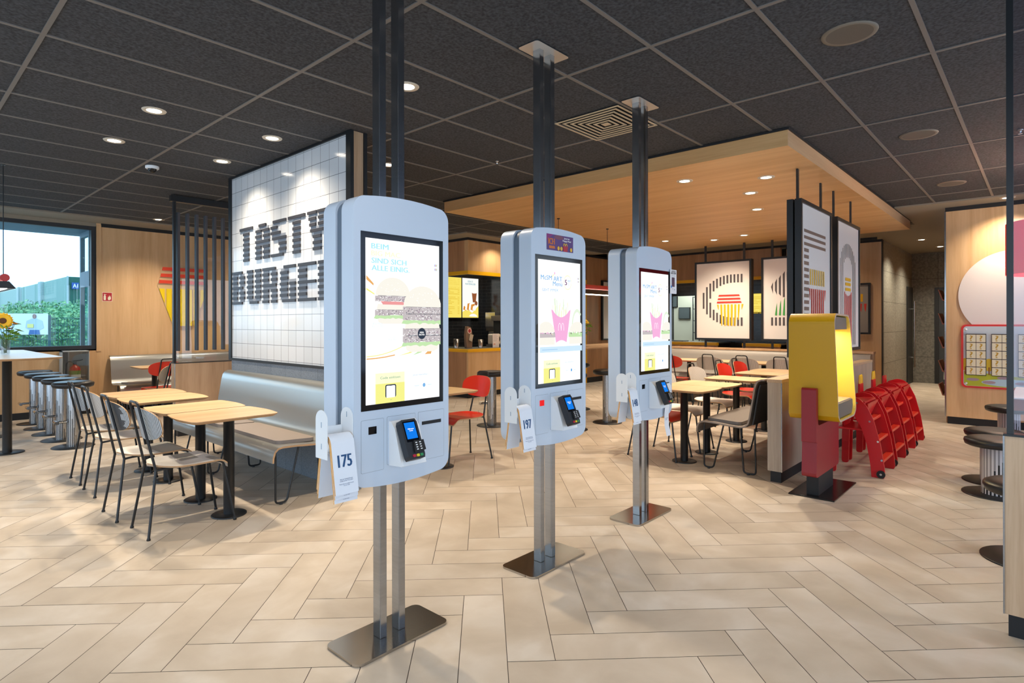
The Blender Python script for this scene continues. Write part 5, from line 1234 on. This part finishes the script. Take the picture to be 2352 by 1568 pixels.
MB().prism([(-.03, .15), (.05, .12), (.09, .25), (.0, .27)], XZ, -.05, -.04).build('napkin', mat('napkin', 'cbbba2', .7), t)
t = thing('cake_dome', 'cream box with round dark bird emblem on the cafe counter', 'box', (8.50, 8.14, .918)); box('box', mat('cream_box', 'cfc5b2', .5), -.12, 0, .05, .10, .16, .26, t, .02); MB().cyl((.01, -.004, .16), (.01, -.001, .16), .065, 24).build('emblem', m_dark, t); box('foot', MATS['dark_steel'], -.12, 0, 0, .5, .2, .05, t)
t = thing('counter_notice', 'small white notice card standing on the cafe counter', 'sign', (8.33, 8.02, .918)); box('card', mat('notice_white', 'e9dcd6', .6), -.09, 0, 0, .09, .008, .27, t)
a = Art(lambda u, v, d: (u, -.001 - d, v), .0004)
for k in range(6): a.rect(m_seam, -.07, .235 - k * .022, .02 + .008 * ((k * 3) % 5), .239 - k * .022)
golden_m(a, m_po, -.07, .05, -.02, .08, .008); a.build('print', t)
t = thing('paper_dispenser', 'steel paper dispenser on the black tiles beside the cafe counter', 'dispenser', (9.64, 9.3, 1.22)); MB().prism([(-.14, 0), (.0, 0), (.0, .42), (-.17, .42), (-.17, .1)], lambda u, v, d: (u, d, v), -.15, .15).build('body', m_cup, t, .01, 2); box('outlet', m_cup, -.13, -.10, -.10, -.02, .10, 0, t, .02)
t = thing('coffee_machine', 'black coffee machine at the right side of the cafe alcove', 'coffee machine', (9.05, 8.3, .918)); box('body', M_BLKM, 0, 0, 0, .45, .5, .62, t, .02); box('head', m_cup, -.04, -.03, .52, .49, .53, .64, t, .01); MB().cyl((.1, -.03, .3), (.1, -.03, .42), .03, 14).build('spout', M_CHROME, t)

# ================================================================== KITCHEN COUNTER
for y0, y1, lb in ((5.35, 7.88, 'kitchen counter with yellow edge left of the framed letter poster'), (4.03, 4.80, 'short kitchen counter with yellow edge between the two far posters')):
    t = thing('service_counter', lb, 'counter', (XK, y0, 0)); L = y1 - y0
    box('front', M_WOODD, 0, 0, 0, .05, L, .90, t); box('counter_top', M_YEL, -.02, -.0, .895, .08, L, .955, t); box('work_surface', MATS['dark_steel'], .08, 0, .93, .78, L, .958, t)
menu('narrow bright menu screen seen between the two far posters', lambda u, v, d: (13.39 - d, 5.0 - u, v), .42, 1.62, 2.42, art_list)
menu('bright green edged menu screen left of the narrow one between the far posters', lambda u, v, d: (13.39 - d, 5.55 - u, v), .5, 1.62, 2.42, art_croissant)
for y, z, w, h, lb in ((7.56, 1.5, .34, .33, 'small dark wall screen on the pale kitchen wall'), (8.0, 1.84, .45, .33, 'dark wall screen cut by the farthest kiosk on the pale kitchen wall')):
    t = thing('wall_screen', lb, 'screen', (15.6, y, z)); box('casing', M_BLKM, -.05, -w / 2, 0, 0, w / 2, h, t); box('display', mat('screen_off', '59646a', .15), -.053, -w / 2 + .015, .015, -.05, w / 2 - .015, h - .015, t)
t = thing('steel_shelf', 'steel kitchen shelf loaded with small parts behind the counter', 'shelf', (15.1, 6.75, 0))
for k in range(5): box('shelf_board', M_STEEL, 0, -.35, .8 + k * .32, .4, .35, .815 + k * .32, t)
for q in ((0, -.35), (0, .33), (.38, -.35), (.38, .33)): box('upright', M_STEEL, q[0], q[1], 0, q[0] + .02, q[1] + .02, 2.1, t)
random.seed(9)
for k in range(12): s = .1 + .05 * random.random(); o = box('shelf_box', mat('shelf_box_%d' % (k % 3), ('c9c6b0', '8f8c84', '5b5c58')[k % 3], .5), 15.12, 6.46 + (k % 4) * .15, .816 + .32 * (k // 4 + 1), 15.3, 6.46 + (k % 4) * .15 + .12, .816 + .32 * (k // 4 + 1) + s); tag(o, 'small container on the steel kitchen shelf', 'container', 'containers on the steel kitchen shelf')
t = thing('counter_tray', 'dark tray lying on the kitchen counter left of the poster', 'tray', (12.95, 6.5, .958)); box('tray', M_BLKM, -.15, -.25, 0, .15, .25, .02, t, .01)

# ================================================================== OUTSIDE THE WINDOW
struct(box('floor_outside', mat('asphalt', '8d9390', .9), -60, 11.3, -.12, 90, 160, -.1))
struct(MB().box(-3.1, 11.27, 2.9, 2.55, 12.28, 3.1).build('trim_21', mat('soffit_grey', '6f8697', .6)))
t = thing('entrance_side', 'glazed grey door frame outside, right of the window view', 'door', (2.36, 11.3, 0))
m = MB()
for y0, y1, z0, z1 in ((0, .62, 0, .9), (0, .06, .9, 2.9), (.56, .62, .9, 2.9), (.06, .56, 2.0, 2.25), (.06, .56, .9, 1.02), (.06, .56, 2.82, 2.9)): m.box(0, y0, z0, .06, y1, z1)
m.build('frame', mat('door_grey', '7d8c98', .5), t); box('glass', MATS['tinted_pane'], .025, .06, .9, .032, .56, 2.9, t)
t = thing('warehouse', 'pale green warehouse with dark green end beyond the hedge', 'building', (13.6, 74, 0))
m = MB(); m.box(0, 0, 0, 30, 70, 6.2, 0); m.m = [0, 0, 1, 0, 0, 0]; m.build('hall', [mat('pale_green_cladding', '7fa59b', .6), mat('dark_green_cladding', '1a5a4c', .6)], t)
for y in (12, 27, 46): box('pilaster', mat('pilaster_white', '9fb5b4', .6), -.3, y, 0, 0, y + 1.6, 6.25, t)
box('corner', MATS['pilaster_white'], -.06, -.1, 0, .10, 0, 6.25, t)
sg = box('gate_sign', mat('sign_blue', '2456a0', .5), 1.0 - .68, -.3, 4.95, .92, -.2, 5.6, t); a = Art(lambda u, v, d: (u, -.31 - d, v), .01); a.text(M_WHITE2, 'A1', .40, 5.08, .84, 5.47, .04); a.build('sign_text', t)
m_lfo = [mat('hedge_leaf_%d' % k, c, .7) for k, c in enumerate(('5f9a6c', '4a8560', '86b57c'))]
hm = MB()
def bush(x, y, rx, ry, h, n, seed):
    random.seed(seed); m = MB(); m.lathe([(rx * .5, 0), (rx * .72, h * .3), (rx * .66, h * .6), (rx * .3, h * .85), (0, h * .9)], (0, 0, 0), 12, 1, smooth=False)
    for _ in range(n):
        a = random.uniform(0, 2 * pi); u = random.uniform(-.2, 1); rr = sqrt(max(0, 1 - u * u)) if u > 0 else 1; q = random.uniform(.72, 1.08)
        c = Vector((rx * rr * cos(a) * q, ry * rr * sin(a) * q, h * (.5 + .5 * u * q))); d = Vector((random.uniform(-1, 1), random.uniform(-1, 1), random.uniform(-.3, 1))).normalized() * .085; s = d.orthogonal().normalized() * .04
        m.add([c - d, c + s, c + d, c - s], [(0, 1, 2, 3)], random.choice((0, 0, 1, 2)))
    o = len(hm.v); hm.v += [(p[0] + x, p[1] + y, p[2] - .1) for p in m.v]; hm.f += [tuple(i + o for i in f) for f in m.f]; hm.m += m.m; hm.sm += m.sm
for k in range(10):
    d = 21 + (k % 3) * 1.6; la = -(1176 - (15 + k * 22)) / 1343 * d
    bush(d * .739 + la * .6736, d * .6736 - la * .739, 1.35, 1.35, 1.95 + .22 * ((k * 7) % 3), 1100, k)
tag(hm.build('hedge', m_lfo), 'leafy green hedge seen through the window behind the mesh fence', 'hedge')
t = thing('mesh_fence', 'dark metal mesh fence in front of the hedge outside', 'fence', (0, 0, 0)); m = MB()
P0, P1_ = Vector((-3.2, 24.6, 0)), Vector((5.2, 17.0, 0)); dd = (P1_ - P0)
for k in range(0, 161): q = P0 + dd * k / 160; m.cyl(q, q + Vector((0, 0, 1.55)), .006, 4, cap=False)
for k in range(9): z = Vector((0, 0, .1 + k * .18)); m.cyl(P0 + z, P1_ + z, .008, 4, cap=False)
m.build('mesh_panel', mat('fence_green', '2c5a60', .6), t)
for k in range(5): q = P0 + dd * k / 4; MB().cyl(q, q + Vector((0, 0, 1.62)), .035, 8).build('fence_post', MATS['fence_green'], t)
t = thing('banner', 'white advertising banner with a printed person on the fence outside', 'banner', (0, 0, 0)); nrm = Vector((dd.y, -dd.x, 0)).normalized() * -1; u_ = dd.normalized()
if nrm.dot(Vector((0, -1, 0))) < 0: nrm = -nrm
def BF(u, v, d): q = P0 + u_ * u + nrm * (.05 + d); return (q.x, q.y, v)
m = MB(); m.prism([(6.75, 1.12), (8.5, 1.12), (8.5, 1.66), (6.75, 1.66)], BF, 0, .02); m.build('sheet', mat('banner_white', 'dfe9f0', .6), t)
a = Art(lambda u, v, d: BF(8.2 + (u - 5) * .5, 1.12 + (v - .78) * .55, .022 + d), .004); m_sk = mat('print_skin', 'a08078', .7); m_sh = mat('print_shirt', 'b8cfe6', .7); m_tr = mat('print_trousers', '3f6ea8', .7)
a.poly(m_sh, [(4.55, 1.1), (4.6, 1.42), (4.85, 1.52), (5.1, 1.52), (5.35, 1.42), (5.42, 1.1), (5.2, .98), (4.75, .98)]); a.poly(m_tr, [(4.7, .79), (5.25, .79), (5.2, 1.0), (4.75, 1.0)]); a.poly(m_sk, ell(4.98, 1.63, .09, .11, 16)); a.rect(mat('print_yellow', 'e6e08a', .7), 4.65, 1.1, 4.95, 1.28)
a.poly(m_sh, [(3.0, .8), (3.1, 1.2), (3.4, 1.3), (3.7, 1.2), (3.8, .8)]); a.poly(m_sk, ell(3.4, 1.42, .11, .13, 16)); a.build('print', t)
random.seed(1)
for k in range(5):
    x, y = (3.0 - k * 8, 150 + k * 3); m = MB(); m.cyl((0, 0, 0), (0, 0, 4), .3, 8, 1)
    for q in range(60): c = Vector((random.uniform(-3, 3), random.uniform(-3, 3), random.uniform(4, 9.5))); m.lathe([(0, -.8), (.9, -.2), (.7, .5), (0, .9)], c, 6, 0, smooth=False)
    o = m.build('distant_tree', [mat('far_green', '4d8a7c', .8), M_PLY], None); o.location = (x, y, -.1); tag(o, 'distant dark green tree above the warehouse roof line', 'tree', 'distant trees behind the warehouse')
